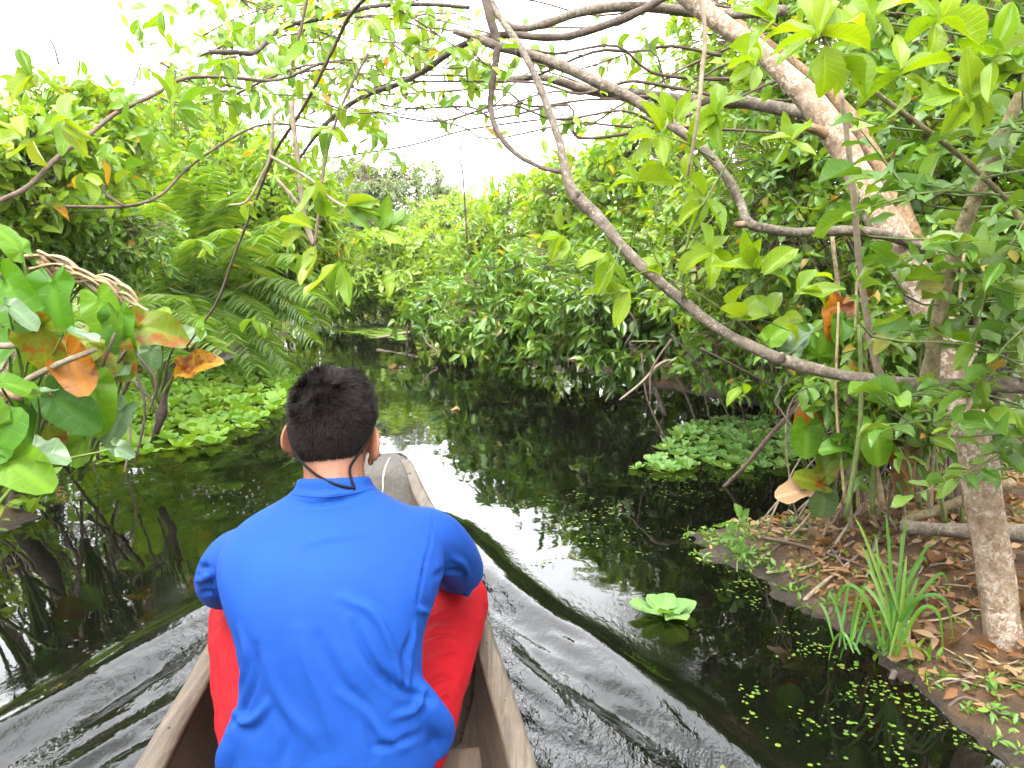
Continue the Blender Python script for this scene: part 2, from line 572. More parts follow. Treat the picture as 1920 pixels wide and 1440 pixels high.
def place_leaves(root, L, shape, mat, n_ind=0, name='leaf', mass='foliage'):
    """L: dict(pos,T,N,len,wid).  The n_ind largest in view become objects, the rest one stuff part."""
    T, Nn, B = frame_NB(L['T'], L['N'])
    pos, ln, wd = L['pos'], L['len'], L['wid']
    n = len(pos)
    rel = pos - EYE
    dep = rel @ FW
    ax = np.abs(rel[:, 0]) / np.maximum(dep, .1) < 0.70
    ay = np.abs(rel @ UPV) / np.maximum(dep, .1) < 0.53
    app = np.where((dep > 0.2) & ax & ay, ln / np.maximum(dep, .1) * (1 + 0.25 * rng.random(n)), 0)
    order = np.argsort(-app)
    ind = [i for i in order[:n_ind] if app[i] > 0]
    ms = leaf_meshes(shape, mat)
    loc = Vector(root.location)
    for i in ind:
        o = bpy.data.objects.new(name, ms[int(rng.integers(len(ms)))])
        COL.objects.link(o)
        o.parent = root
        b, t, u, p = B[i] * wd[i], T[i] * ln[i], Nn[i] * ln[i], pos[i]
        o.matrix_basis = Matrix(((b[0], t[0], u[0], p[0] - loc[0]), (b[1], t[1], u[1], p[1] - loc[1]), (b[2], t[2], u[2], p[2] - loc[2]), (0, 0, 0, 1)))
    mask = np.ones(n, bool)
    mask[ind] = False
    if mask.any():
        g = Geo()
        tp = TPL_LO[shape]
        pick = rng.integers(0, len(tp), n)
        for k, (V, F, uv) in enumerate(tp):
            s = np.where(mask & (pick == k))[0]
            if not len(s):
                continue
            vv = (pos[s][:, None] + V[None, :, 0:1] * (B[s] * wd[s][:, None])[:, None] + V[None, :, 1:2] * (T[s] * ln[s][:, None])[:, None]
                  + V[None, :, 2:3] * (Nn[s] * ln[s][:, None])[:, None])
            ff = F[None] + (np.arange(len(s)) * len(V))[:, None, None]
            g.add(vv.reshape(-1, 3), [ff.reshape(-1, 4)], var=np.repeat(rng.random(len(s)), len(V)), uv=np.tile(uv, (len(s), 1)))
        g.build(mass, mass_mat(mat), root, kind='stuff')


def cat_leaves(ls):
    return {k: np.concatenate([l[k] for l in ls]) for k in ls[0]}


def clusters(C, D, m, ln, asp, spread=1.0, droop=0.25, style='whorl', pet=0.15, upb=0.8, gap=0.35, jit=0.25):
    """leaves for K twig ends C with outward directions D, m leaves each"""
    C, D = np.atleast_2d(C), nrm(np.atleast_2d(D))
    K = len(C)
    ref = np.where(np.abs(D[:, 2:3]) < 0.9, ZUP[None], RT[None])
    e1 = nrm(np.cross(D, ref))
    e2 = np.cross(e1, D)
    k = np.repeat(np.arange(K), m)
    j = np.tile(np.arange(m), K)
    n = len(k)
    rd = rng.normal(0, 1, (n, 3))
    if style == 'whorl':
        a = 2 * math.pi * (j / m) + np.repeat(rng.random(K) * 6, m) + rng.normal(0, .25, n)
        rad = np.cos(a)[:, None] * e1[k] + np.sin(a)[:, None] * e2[k]
        sp = spread * (0.7 + 0.45 * rng.random(n))
        T = D[k] * np.cos(sp)[:, None] + rad * np.sin(sp)[:, None]
        along = -(j / m) * gap
    else:                                             # alternate along the twig, in its plane
        side = np.where(j % 2 == 0, 1.0, -1.0)
        T = D[k] * math.cos(spread) + e1[k] * side[:, None] * math.sin(spread) + e2[k] * 0.15
        T[j == 0] = D[k][j == 0]
        along = -(j * gap)
    T = nrm(T + rd * jit * 0.5 - ZUP * droop)
    le = ln * (0.45 + 0.8 * rng.random(n) ** .8)
    pos = C[k] + D[k] * (along * ln)[:, None] + T * (pet * le)[:, None]
    Nn = ZUP * upb + rng.normal(0, 0.45, (n, 3)) + D[k] * 0.15
    return dict(pos=pos, T=T, N=Nn, len=le, wid=le * asp * (0.85 + 0.3 * rng.random(n)))


def shrub(name, label, cat, base, blobs, K, mat, shape='ellip', ln=0.12, asp=0.42, m=6, style='whorl', n_ind=0, stems=3, stem_r=0.02,
          stem_mat='bark_dark', twig_mat='twig', spread=1.1, droop=0.3, group=None, pet=0.12, gap=0.4, upb=0.8, front=-0.35, shell=0.55, twr=0.0035):
    """blobs: [(centre, (rx,ry,rz))]; stems rise from base into the blobs, twigs leave the stems, leaves sit on the twig ends"""
    base = np.asarray(base, float)
    root = thing(name, label, cat, base, group)
    vol = np.array([b[1][0] * b[1][2] for b in blobs])
    cnt = rng.multinomial(K, vol / vol.sum())
    C = []
    for (c, r), k in zip(blobs, cnt):
        c, r = np.asarray(c), np.asarray(r)
        u = nrm(rng.normal(0, 1, (k * 4 + 20, 3)))
        tocam = nrm(EYE - c)
        u = u[(u @ tocam) > front][:k]
        rad = shell + (1.05 - shell) * rng.random((len(u), 1)) ** 0.7
        rad = rad * (1 + 0.42 * vnoise(u * 2.4 + c * 3.1)[:, None] + 0.2 * vnoise(u * 6 + c)[:, None])
        rad = np.where(rng.random((len(u), 1)) < .08, rad * rng.uniform(1.0, 1.4, (len(u), 1)), rad)
        p = c + u * r * rad
        C.append(p)
    C = np.vstack(C)
    C = C[C[:, 2] > 0.03]
    limb = []
    for i in range(stems):
        c, r = blobs[i % len(blobs)]
        c, r = np.asarray(c), np.asarray(r)
        end = c + r * rng.uniform(-0.55, 0.75, 3) * np.array([1, .6, 1])
        b0 = base + np.array([rng.normal(0, .12), rng.normal(0, .12), -0.03])
        mid = b0 * 0.5 + end * 0.5 + np.array([rng.normal(0, .15), rng.normal(0, .1), 0.12])
        pts = catmull(np.array([b0, b0 * .75 + mid * .25 + rng.normal(0, .04, 3), mid, mid * .4 + end * .6 + rng.normal(0, .06, 3), end]), 4)
        rr = np.linspace(stem_r, stem_r * 0.3, len(pts)) * rng.uniform(.7, 1.2)
        g = Geo()
        tube(g, pts, rr, 7, 1, 0.12, i)
        g.build('stem', MT[stem_mat], root)
        limb.append(pts)
    LP = np.vstack(limb)
    g = Geo()
    D = np.zeros_like(C)
    for i, c in enumerate(C):
        dd = np.linalg.norm(LP - c, axis=1) + 0.5 * np.clip(LP[:, 2] - c[2], 0, 9) + rng.random(len(LP)) * 0.1
        s = LP[np.argmin(dd)]
        mid = (s + c) / 2 + rng.normal(0, .05, 3) * np.linalg.norm(c - s) + np.array([0, 0, .12 * np.linalg.norm(c - s)])
        q = catmull(np.array([s, mid, c]), 2)
        tube(g, q, np.linspace(twr * 1.6, twr * 0.6, len(q)), 4, 1)
        D[i] = c - mid
    g.build('twigs', MT[twig_mat], root, kind='stuff')
    L = clusters(C, nrm(D) + rng.normal(0, .25, D.shape), m, ln, asp, spread, droop, style, pet, upb, gap)
    L = {k: v[L['pos'][:, 2] > 0.02] for k, v in L.items()}
    place_leaves(root, L, shape, mat, n_ind)
    return root


def blob(px, py, d, rx, ry, rd):
    return (P(px, py, d), (M(rx, d), rd, M(ry, d)))


# ---------------------------------------------------------------- ground and water
def interp(x, xs, ys):
    return np.interp(x, xs, ys)


LB_Y = [-60, -4, 2, 3.4, 4.2, 5.0, 8.6, 10.9, 14, 17, 30, 80]
LB_X = [-2.8, -2.8, -2.35, -2.25, -2.7, -3.7, -3.7, -3.5, -4.0, -4.6, -7.4, -12]
RB_Y = [-60, -4, 1.0, 1.82, 2.1, 2.41, 3.2, 3.45, 4.2, 5.5, 6.5, 8, 9.9, 12.6, 15, 17, 30, 80]
RB_X = [1.9, 1.9, 1.42, 1.17, 1.04, .93, .80, 1.5, 2.4, 2.4, 1.9, .9, -.4, -1.5, -2.2, -4.2, -7.0, -11.6]


def ground_h(x, y):
    dl = interp(y, LB_Y, LB_X) - x          # >0 : on the left bank
    dr = x - interp(y, RB_Y, RB_X)
    jag = fbm(np.stack([x * 3.1, y * 3.1, x * 0 + 3], -1), 2) * .09 + fbm(np.stack([x * 13, y * 13, x * 0 + 8], -1), 2) * .03
    s = np.maximum(dl, dr) + jag
    nz = fbm(np.stack([x * 2.2, y * 2.2, x * 0], -1), 3) * 0.035 + fbm(np.stack([x * 9, y * 9, x * 0 + 4], -1), 2) * 0.012 + fbm(np.stack([x * 24, y * 24, x * 0 + 4], -1), 2) * 0.008
    land = 0.085 * (1 - np.exp(-np.clip(s, 0, None) / 0.30)) + 0.22 * (1 - np.exp(-np.clip(s - .3, 0, None) / 1.4)) + nz * np.clip(s * 6, .5, 1)
    bed = -0.6 * (1 - np.exp(np.clip(s, None, 0) / 0.45)) + nz * np.clip(-s * 6, .2, 1) * .6
    return np.where(s > 0, land, bed) - 0.0


def grid(xs, ys):
    X, Y = np.meshgrid(xs, ys)
    idx = np.arange(X.size).reshape(X.shape)
    F = np.stack([idx[:-1, :-1], idx[:-1, 1:], idx[1:, 1:], idx[1:, :-1]], -1).reshape(-1, 4)
    return X, Y, F


def nonuni(lo, hi, step, far_lo, far_hi, k=1.25):
    a = list(np.arange(lo, hi + step / 2, step))
    s, v = step, a[-1]
    while v < far_hi:
        s *= k
        v += s
        a.append(v)
    s, v = step, a[0]
    while v > far_lo:
        s *= k
        v -= s
        a.insert(0, v)
    return np.array(a)


m, nt, bs, out = new_mat('mud')
co = obj_co(nt)
n1, n2 = noise(nt, 7, 6, 0.65, co), noise(nt, 60, 5, 0.7, co)
col = ramp(nt, n1, [(.3, G(.028, .014, .006)), (.48, G(.08, .038, .013)), (.68, G(.16, .075, .022))])
col = mixc(nt, math_(nt, 'MULTIPLY', n2, .6), col, G(.15, .088, .04))
sx = N(nt, 'ShaderNodeSeparateXYZ')
nt.links.new(co, sx.inputs[0])
wet = ramp(nt, math_(nt, 'ADD', sx.outputs[2], math_(nt, 'MULTIPLY', n1, .03)), [(.022, (1, 1, 1)), (.062, (0, 0, 0))])
col = mixc(nt, math_(nt, 'MULTIPLY', wet, .85), col, G(.022, .017, .012))
nt.links.new(col, bs.inputs['Base Color'])
nt.links.new(math_(nt, 'SUBTRACT', .9, math_(nt, 'MULTIPLY', wet, .5)), bs.inputs['Roughness'])
mo = ramp(nt, noise(nt, 3.5, 5, .7, co), [(.55, (0, 0, 0)), (.68, (.7, .7, .7))])
col = mixc(nt, math_(nt, 'MULTIPLY', mo, math_(nt, 'SUBTRACT', 1.0, wet)), col, G(.05, .065, .018))
nt.links.new(col, bs.inputs['Base Color'])
nt.links.new(bump(nt, n2, 1.0, .03, bump(nt, n1, .6, .06)), bs.inputs['Normal'])
MT['mud'] = m

xs = nonuni(-4, 3, .03, -260, 260, 1.18)
ys = nonuni(0.9, 6, .03, -260, 300, 1.18)
X, Y, F = grid(xs, ys)
Z = ground_h(X, Y)
o = Geo().add(np.stack([X, Y, Z], -1), [F]).build('ground', MT['mud'])
o['kind'] = 'structure'

# canoe axis
TIP = np.array([-0.59, 3.2])
AX = nrm(np.array([-0.139, 0.990]))
BX = np.array([AX[1], -AX[0]])
HB_S = [-.3, 0, .12, .35, .6, 1.0, 1.45, 1.9, 2.5, 3.5, 4.5, 5.2]
HB_V = [.08, .125, .14, .168, .20, .265, .318, .342, .36, .35, .28, .12]


def canoe_pt(s, n, z):
    q = TIP - AX * s + BX * n
    return np.array([q[0], q[1], z])


m, nt, bs, out = new_mat('dark_water')
co = obj_co(nt)
bs.inputs['Base Color'].default_value = (.0015, .0016, .001, 1)
bs.inputs['Roughness'].default_value = 0.025
bs.inputs['IOR'].default_value = 1.46
w1 = noise(nt, 9, 3, .5, obj_co(nt, (1, .55, 1)))
w2 = noise(nt, 2.2, 2, .5, co)
wk = N(nt, 'ShaderNodeAttribute', attribute_name='var')
w3 = math_(nt, 'MULTIPLY', noise(nt, 42, 3, .6, obj_co(nt, (1, .6, 1), (0, 0, .5))), wk.outputs['Fac'])
nt.links.new(bump(nt, w3, .7, .013, bump(nt, w1, .035, .02, bump(nt, w2, .06, .06))), bs.inputs['Normal'])
MT['water'] = m

xs = nonuni(-2.3, 1.5, .0125, -60, 60, 1.12)
ys = nonuni(1.0, 4.2, .0125, -40, 90, 1.12)
X, Y, F = grid(xs, ys)
wx, wy = X - TIP[0], Y - TIP[1]
S = -(wx * AX[0] + wy * AX[1])
Nn_ = wx * BX[0] + wy * BX[1]
right = Nn_ > 0
nc = np.where(right, .30 + .35 * S, .17 + .53 * S)
an = np.abs(Nn_)
q = an - nc
on = smooth01((S + .45) / .8) * np.exp(-np.clip(S, 0, None) / 5)
inside = smooth01(-q / .10 + .2) * smooth01((S + .2) / .6)
wob = fbm(np.stack([S * 1.6, Nn_ * .8, X * 0 + 9], -1), 2)
qq = q + .05 * wob
Zw = on * (0.032 * np.exp(-(qq / .075) ** 2) - .014 * np.exp(-((qq + .13) / .07) ** 2) + 0.015 * np.exp(-((qq + .27) / .08) ** 2) - .009 * np.exp(-((qq + .40) / .07) ** 2))
pack = smooth01((wob + .25) * 2.2) * np.exp(-((S - 1.2) / .9) ** 2)
Zw = Zw + on * pack * .0016 * np.exp(-((qq - .06) / .06) ** 2) * np.cos((qq + .25 * wob * .1) * 2 * math.pi / .028)
side_ = np.where(right, 4., 30.)
ch = fbm(np.stack([S * 2.6, qq * 15, X * 0 + side_], -1), 3) * .012 + fbm(np.stack([S * 12, qq * 36, X * 0 + side_ + 7], -1), 2) * .0042
Zw = Zw + inside * ch * (0.3 + .7 * smooth01((S - .1) / .9))
near = np.exp(-np.maximum(q, 0) / .6)
Zw = Zw + (1 - inside) * near * (fbm(np.stack([X * 2.5, Y * 2.5, X * 0 + 5], -1), 2) * .003 + fbm(np.stack([X * 9, Y * 9, X * 0 + 5], -1), 2) * .0006)
# rings spreading in front of the bow
for (cx, cy, a) in ((-.85, 5.8, .0016), (-1.15, 7.2, .0014)):
    rr = np.hypot(X - cx, Y - cy)
    Zw = Zw + a * np.sin(rr * 2 * math.pi / .16) * np.exp(-((rr - .25) / .25) ** 2)
fc = np.stack([S.ravel()[F].mean(1), Nn_.ravel()[F].mean(1)], -1)
hb = np.interp(fc[:, 0], HB_S, HB_V)
keep = ~((fc[:, 0] > .22) & (fc[:, 0] < 5.1) & (np.abs(fc[:, 1]) < hb * .86 - .02))
rip = (np.maximum(inside, .35 * np.exp(-(np.maximum(q, 0) / .2) ** 2) * on) * smooth01((S + .1) / .7) * (.35 + .65 * smooth01(.5 + 1.6 * fbm(np.stack([S * 2.2, Nn_ * 7, X * 0 + 1], -1), 2)))).ravel()
o = Geo().add(np.stack([X, Y, Zw], -1), [F[keep]], var=rip).build('water', MT['water'])
o['kind'] = 'structure'
# ---------------------------------------------------------------- canoe
def wood_mat(name, c1, c2, c3, rough=.75, sc_=(22, 1.6, 22), bumps=.5):
    c1, c2, c3 = [tuple(c * .58 for c in q) for q in (c1, c2, c3)]
    m, nt, bs, out = new_mat(name)
    co = obj_co(nt, sc_)
    g1 = noise(nt, 2.2, 6, .7, co, 1.2)
    g2 = noise(nt, 9, 4, .6, co)
    st = noise(nt, 6, 5, .7, obj_co(nt))
    col = ramp(nt, g1, [(.28, c1), (.5, c2), (.72, c3)])
    col = mixc(nt, math_(nt, 'MULTIPLY', g2, .5), col, mixc(nt, 1., col, (.45, .42, .4), 'MULTIPLY'))
    col = mixc(nt, ramp(nt, st, [(.5, (0, 0, 0)), (.72, (.6, .6, .6))]), col, c1)
    nt.links.new(col, bs.inputs['Base Color'])
    bs.inputs['Roughness'].default_value = rough
    nt.links.new(bump(nt, g1, bumps, .006, bump(nt, g2, bumps, .003)), bs.inputs['Normal'])
    return m


MT['wood_in'] = wood_mat('wood_in', G(.085, .055, .038), G(.17, .115, .075), G(.27, .195, .135))  # interior brown reddened in the colour for light bounced off the trousers
MT['wood_out'] = wood_mat('wood_out', G(.06, .05, .04), G(.13, .105, .08), G(.2, .165, .13))
MT['wood_rail'] = wood_mat('wood_rail', G(.06, .044, .031), G(.155, .118, .08), G(.26, .208, .148), .7)
MT['wood_grey'] = wood_mat('wood_grey', G(.05, .041, .034), G(.098, .083, .069), G(.165, .145, .122), .8, (26, 3, 26))
MT['crack'] = plain_mat('crack', G(.62, .55, .42), G(.8, .74, .6), .8, 50)
MT['rope'] = plain_mat('rope', G(.35, .30, .05), G(.62, .55, .14), .7, 80)
MT['hole'] = plain_mat('hole', G(.03, .024, .018), G(.06, .045, .03), .9, 40)

canoe = thing('dugout_canoe', 'narrow weathered wooden canoe with blunt grey bow, its front half in view', 'canoe', canoe_pt(2.6, 0, -.1))
ST = np.array([0, .06, .15, .35, .6, .8, 1.0, 1.2, 1.45, 1.7, 1.9, 2.2, 2.5, 3, 3.5, 4, 4.5, 4.9, 5.2])
HBs = np.interp(ST, HB_S, HB_V)
HBs[0] *= .86
ZG = np.interp(ST, [0, .35, .6, 1.0, 1.45, 1.9, 2.5, 3.5, 4.5, 5.2], [.350, .345, .332, .305, .282, .270, .265, .27, .30, .33])
ZK = np.interp(ST, [0, .06, .35, .8, 4.6, 5.2], [.20, .12, -.06, -.12, -.12, .1])
TH = .032


def hull_ring(s, hb, zg, zk, inner):
    if not inner:
        prof = [(-hb, zg), (-hb * .97, zg * .6 + zk * .4), (-hb * .86, zg * .25 + zk * .75), (-hb * .55, zk + .02), (0, zk), (hb * .55, zk + .02), (hb * .86, zg * .25 + zk * .75), (hb * .97, zg * .6 + zk * .4), (hb, zg)]
    else:
        h = max(hb - TH, .02)
        zf = max(zk + .05, -.06)
        prof = [(h, zg), (h * .965, zg * .6 + zf * .4), (h * .86, zg * .25 + zf * .75), (h * .58, zf + .015), (0, zf), (-h * .58, zf + .015), (-h * .86, zg * .25 + zf * .75), (-h * .965, zg * .6 + zf * .4), (-h, zg)]
    return np.array([canoe_pt(s, n, z) for n, z in prof])


def loft(geo, rings, close=True, cap=True, var=0.0):
    R = np.array(rings)
    n, k = R.shape[:2]
    idx = np.arange(n * k).reshape(n, k)
    if close:
        nx = np.roll(idx, -1, 1)
        F = [np.stack([idx[:-1], nx[:-1], nx[1:], idx[1:]], -1).reshape(-1, 4)]
    else:
        F = [np.stack([idx[:-1, :-1], idx[:-1, 1:], idx[1:, 1:], idx[1:, :-1]], -1).reshape(-1, 4)]
    V = R.reshape(-1, 3)
    if cap and close:
        V = np.vstack([V, R[0].mean(0), R[-1].mean(0)])
        a, b = n * k, n * k + 1
        F.append(np.column_stack([np.roll(idx[0], -1), idx[0], np.full(k, a)]))
        F.append(np.column_stack([idx[-1], np.roll(idx[-1], -1), np.full(k, b)]))
    geo.add(V, F, var=var)
    return geo


g = Geo()
rings = [np.vstack([hull_ring(s, a, b, c, False), hull_ring(s, a, b - .002, c, True)]) for s, a, b, c in zip(ST, HBs, ZG, ZK)]
g1 = Geo()
R = np.array([hull_ring(s, a, b, c, False) for s, a, b, c in zip(ST, HBs, ZG, ZK)])
loft(g1, R, False)
nr = R.shape[1]
g1.add(R[0], [np.arange(nr)[None, ::-1]])
g1.add(R[-1], [np.arange(nr)[None, :]])
g1.build('hull_outside', MT['wood_out'], canoe)
g2 = Geo()
sel = ST >= .35
R2 = np.array([hull_ring(s, a, b - .004, c, True) for s, a, b, c in zip(ST[sel], HBs[sel], ZG[sel], ZK[sel])])
loft(g2, R2, False)
g2.add(R2[-1], [np.arange(nr)[None, ::-1]])
hi = g2.build('hull_inside', MT['wood_in'], canoe)
# rails along both edges
for sd in (-1, 1):
    g = Geo()
    prof = []
    for s, a, b in zip(ST[2:], HBs[2:], ZG[2:]):
        t = .040 if s > .5 else .034
        prof.append([canoe_pt(s, sd * (a + .004), b - .016), canoe_pt(s, sd * (a + .006), b + .006), canoe_pt(s, sd * (a - .005), b + .013), canoe_pt(s, sd * (a - t), b + .012), canoe_pt(s, sd * (a - t - .004), b + .004), canoe_pt(s, sd * (a - t), b - .016)])
    prof = np.array(prof)
    prof = np.stack([catmull(prof[:, i], 4) for i in range(6)], 1)
    prof[..., 2] += .006 * fbm(prof * np.array([9, 4, 9.]), 2)
    if sd > 0:
        prof = prof[:, ::-1]
    loft(g, prof)
    ra = g.build('gunwale', MT['wood_rail'], canoe)
    for s in (1.25, 1.5, 1.62, 1.85, 2.1):
        gg = Geo()
        a, b = np.interp(s, ST, HBs), np.interp(s, ST, ZG)
        c = canoe_pt(s, sd * (a - .018), b + .0125)
        tube(gg, [c - ZUP * .003, c + ZUP * .0025], [.0035, .003], 8, 1)
        gg.build('nail', MT['hole'], ra)
# solid bow block: flat top, then a slope down to the floor
g = Geo()
rows = []
for s, zt, in ((.012, -.006), (.06, .0), (.15, .002), (.28, .002), (.345, -.001), (.37, -.014), (.40, -.05), (.52, -.17), (.66, -.28), (.8, -.36)):
    a, b = np.interp(s, ST, HBs), np.interp(s, ST, ZG)
    h = a - .006 if s < .3 else a - .022
    if s > .5:
        h = h * (1 - .55 * (s - .5))
    rows.append([canoe_pt(s, n * h, b + zt + .009 - .012 * abs(n) ** 4 * (1 if s < .36 else -2) + .003 * math.sin(n * 9 + s * 30)) for n in np.linspace(-1, 1, 13)])
loft(g, np.array(rows), False)
deck = g.build('bow_deck', MT['wood_grey'], canoe)
# pale crack, rope hole and rope
from mathutils.bvhtree import BVHTree


def bvh_of(objs):
    V, Fs, n = [], [], 0
    for ob in objs:
        me = ob.data
        v = np.zeros(len(me.vertices) * 3)
        me.vertices.foreach_get('co', v)
        V.append(v.reshape(-1, 3))
        Fs += [tuple(i + n for i in p.vertices) for p in me.polygons]
        n += len(me.vertices)
    return BVHTree.FromPolygons([tuple(x) for x in np.vstack(V)], Fs)


def cast(bvh, px, py, lift=0.0):
    r = FW + RT * (px - 960) / FPX + UPV * (720 - py) / FPX
    r = r / np.linalg.norm(r)
    h = bvh.ray_cast(Vector(EYE), Vector(r))
    if h[0] is None:
        return None
    return np.array(h[0]) - r * lift, np.array(h[1])


bd = bvh_of([deck])
pts = [cast(bd, x, y, .001) for x, y in ((731, 858), (727, 866), (722, 878), (720, 888), (718, 900), (718, 914), (717, 926))]
pts = [p[0] for p in pts if p]
if len(pts) > 2:
    g = Geo()
    tube(g, pts, np.array([.0015, .003, .0022, .0035, .003, .0026, .002])[:len(pts)], 6, 4, .5, 3)
    g.build('crack', MT['crack'], deck)
h = cast(bd, 703, 854, .0)
if h:
    g = Geo()
    a = np.linspace(0, 2 * math.pi, 20, endpoint=False)
    c0 = h[0]
    ring = lambda r, dz: [c0 + np.array([BX[0], BX[1], 0]) * math.cos(t) * r * 1.3 - np.array([AX[0], AX[1], 0]) * math.sin(t) * r * 1.3 + ZUP * dz for t in a]
    loft(g, [ring(.014, .003), ring(.017, .0045), ring(.0185, .001)], True, True)
    g.build('rope_hole', MT['hole'], deck)
    g = Geo()
    tube(g, [c0 + np.array([-.002, -.012, .004]), c0 + np.array([.002, .004, .010]), c0 + np.array([.006, .02, .014]), c0 + np.array([.008, .05, -.02]), c0 + np.array([.01, .07, -.12])], .0042, 8, 5, .15)
    g.build('rope', MT['rope'], canoe)
# ribs and a low seat board
for s in (1.55, 2.08):
    for sd in (-1, 1):
        g = Geo()
        a, b = np.interp(s, ST, HBs), np.interp(s, ST, ZG)
        pr = [(a - .045, b - .03), ((a - TH) * .955 - .006, b * .55), ((a - TH) * .86 - .008, b * .2 - .04), ((a - TH) * .6, -.032), (.03, -.045)]
        tube(g, [canoe_pt(s + .015 * math.sin(k), sd * n, z) for k, (n, z) in enumerate(pr)], [.014, .018, .02, .02, .016], 6, 4, .1)
        g.build('rib', MT['wood_rail'], canoe)
g = Geo()
s0, s1, zt = 1.83, 2.08, .175
hw = .27
b8 = [canoe_pt(s, n, z) for s in (s0, s1) for n in (-hw, hw) for z in (zt - .028, zt)]
g.add(b8, [np.array([[0, 1, 3, 2], [4, 6, 7, 5], [0, 4, 5, 1], [2, 3, 7, 6], [1, 5, 7, 3], [0, 2, 6, 4]])])
g.build('seat_board', MT['wood_in'], canoe, smooth=False)

# ---------------------------------------------------------------- the man in the canoe
O3 = np.array([-0.316, 1.25, 0.0])
A3, B3 = np.array([AX[0], AX[1], 0]), np.array([BX[0], BX[1], 0])


def Wp(p):
    p = np.asarray(p, float)
    return O3 + p[..., 0:1] * B3 + p[..., 1:2] * A3 + p[..., 2:3] * ZUP


def remesh(geo, voxel, it, name):
    o = geo.build('tmp', None)
    md = o.modifiers.new('r', 'REMESH')
    md.mode = 'VOXEL'
    md.voxel_size = voxel
    if it:
        ms = o.modifiers.new('s', 'SMOOTH')
        ms.iterations = it
        ms.factor = .5
    dg = bpy.context.evaluated_depsgraph_get()
    dg.update()
    me = bpy.data.meshes.new_from_object(o.evaluated_get(dg), depsgraph=dg)
    me.name = name
    bpy.data.objects.remove(o)
    me.polygons.foreach_set('use_smooth', np.ones(len(me.polygons), bool))
    me.materials.clear()
    return me


def mverts(me):
    v = np.zeros(len(me.vertices) * 3, np.float32)
    me.vertices.foreach_get('co', v)
    n = np.zeros(len(me.vertices) * 3, np.float32)
    me.vertices.foreach_get('normal', n)
    return v.reshape(-1, 3).astype(float), n.reshape(-1, 3).astype(float)


def ellring(v, z, hw, hd, k=28, pw=2.3, tilt=0.0):
    a = np.linspace(0, 2 * math.pi, k, endpoint=False)
    c, s = np.cos(a), np.sin(a)
    x = np.sign(c) * np.abs(c) ** (2 / pw) * hw
    y = np.sign(s) * np.abs(s) ** (2 / pw) * hd
    return np.stack([x, v + y * math.cos(tilt), z - y * math.sin(tilt)], -1)


def body_tube(geo, pts, rad, sides=14, sub=5, ell=1.0):
    tube(geo, Wp(np.array(pts, float)), rad, sides, sub, 0, 0, ell)


def ellipsoid(geo, c, axes, R=None, k=14, world=None):
    th = np.linspace(0.02, math.pi - 0.02, k)
    rings = []
    for t in th:
        a = np.linspace(0, 2 * math.pi, k + 4, endpoint=False)
        q = np.stack([np.sin(t) * np.cos(a) * axes[0], np.sin(t) * np.sin(a) * axes[1], np.full_like(a, np.cos(t)) * axes[2]], -1)
        if R is not None:
            q = q @ np.array(R).T
        q = q + np.array(c)
        rings.append(world(q) if world else q)
    loft(geo, rings[::-1])


HC = np.array([-.004, .172, .838])
Rh = (Matrix.Rotation(math.radians(-12), 3, 'Z') @ Matrix.Rotation(math.radians(5), 3, 'Y') @ Matrix.Rotation(math.radians(-7), 3, 'X'))
Rh = np.array(Rh)


def head(q):
    return Wp(np.asarray(q) * .955 @ Rh.T + HC)


HEAD_ROWS = [(-.116, .022, .04, .084), (-.098, .047, .0, .095), (-.072, .060, -.040, .097), (-.042, .067, -.072, .098), (-.012, .0725, -.088, .097), (.02, .0765, -.096, .096), (.05, .0765, -.094, .092), (.077, .0675, -.080, .080), (.098, .051, -.058, .058), (.112, .031, -.034, .034), (.119, .011, -.012, .013)]


def head_rings(off=0.0, k=32):
    rr = []
    H = catmull(np.array(HEAD_ROWS), 3)
    for z, hw, vb, vf in H:
        vc, hd = (vb + vf) / 2, (vf - vb) / 2
        rr.append(ellring(vc, z + (off if z > .1 else 0), hw + off, hd + off, k, 2.15))
    return rr


def local_hand(sd):
    """palm and five fingers, in person coordinates"""
    wr = np.array([sd * .10, .53, .435])
    fw = nrm(np.array([-sd * .35, .9, -.15]))
    sdv = nrm(np.cross(fw, ZUP)) * 1.0
    up = np.cross(sdv, fw)
    pl = []
    pl.append(([wr, wr + fw * .03, wr + fw * .06, wr + fw * .085], [.024, .03, .034, .028], .5))
    for i, (ln, off) in enumerate(((.068, -.027), (.076, -.009), (.071, .009), (.056, .026))):
        b = wr + fw * .082 + sdv * off
        p1 = b + fw * ln * .42 - up * .004
        p2 = p1 + (fw * .75 - up * .65) * ln * .32
        p3 = p2 + (fw * .2 - up * .98) * ln * .28
        pl.append(([b - fw * .02, b, p1, p2, p3], [.0095, .0092, .0088, .008, .0062], 1.0))
    tb = wr + fw * .028 - sdv * sd * .022
    td = nrm(fw * .6 - sdv * sd * .75 - up * .25)
    pl.append(([tb - td * .01, tb + td * .02, tb + td * .045, tb + td * .06 + fw * .012], [.013, .012, .0105, .007], 1.0))
    return pl


gb = Geo()
loft(gb, [head(r) for r in head_rings()])
body_tube(gb, [(0, .09, .64), (0, .118, .70), (.0, .142, .76), (-.002, .16, .81)], [.075, .060, .0565, .058], 18)
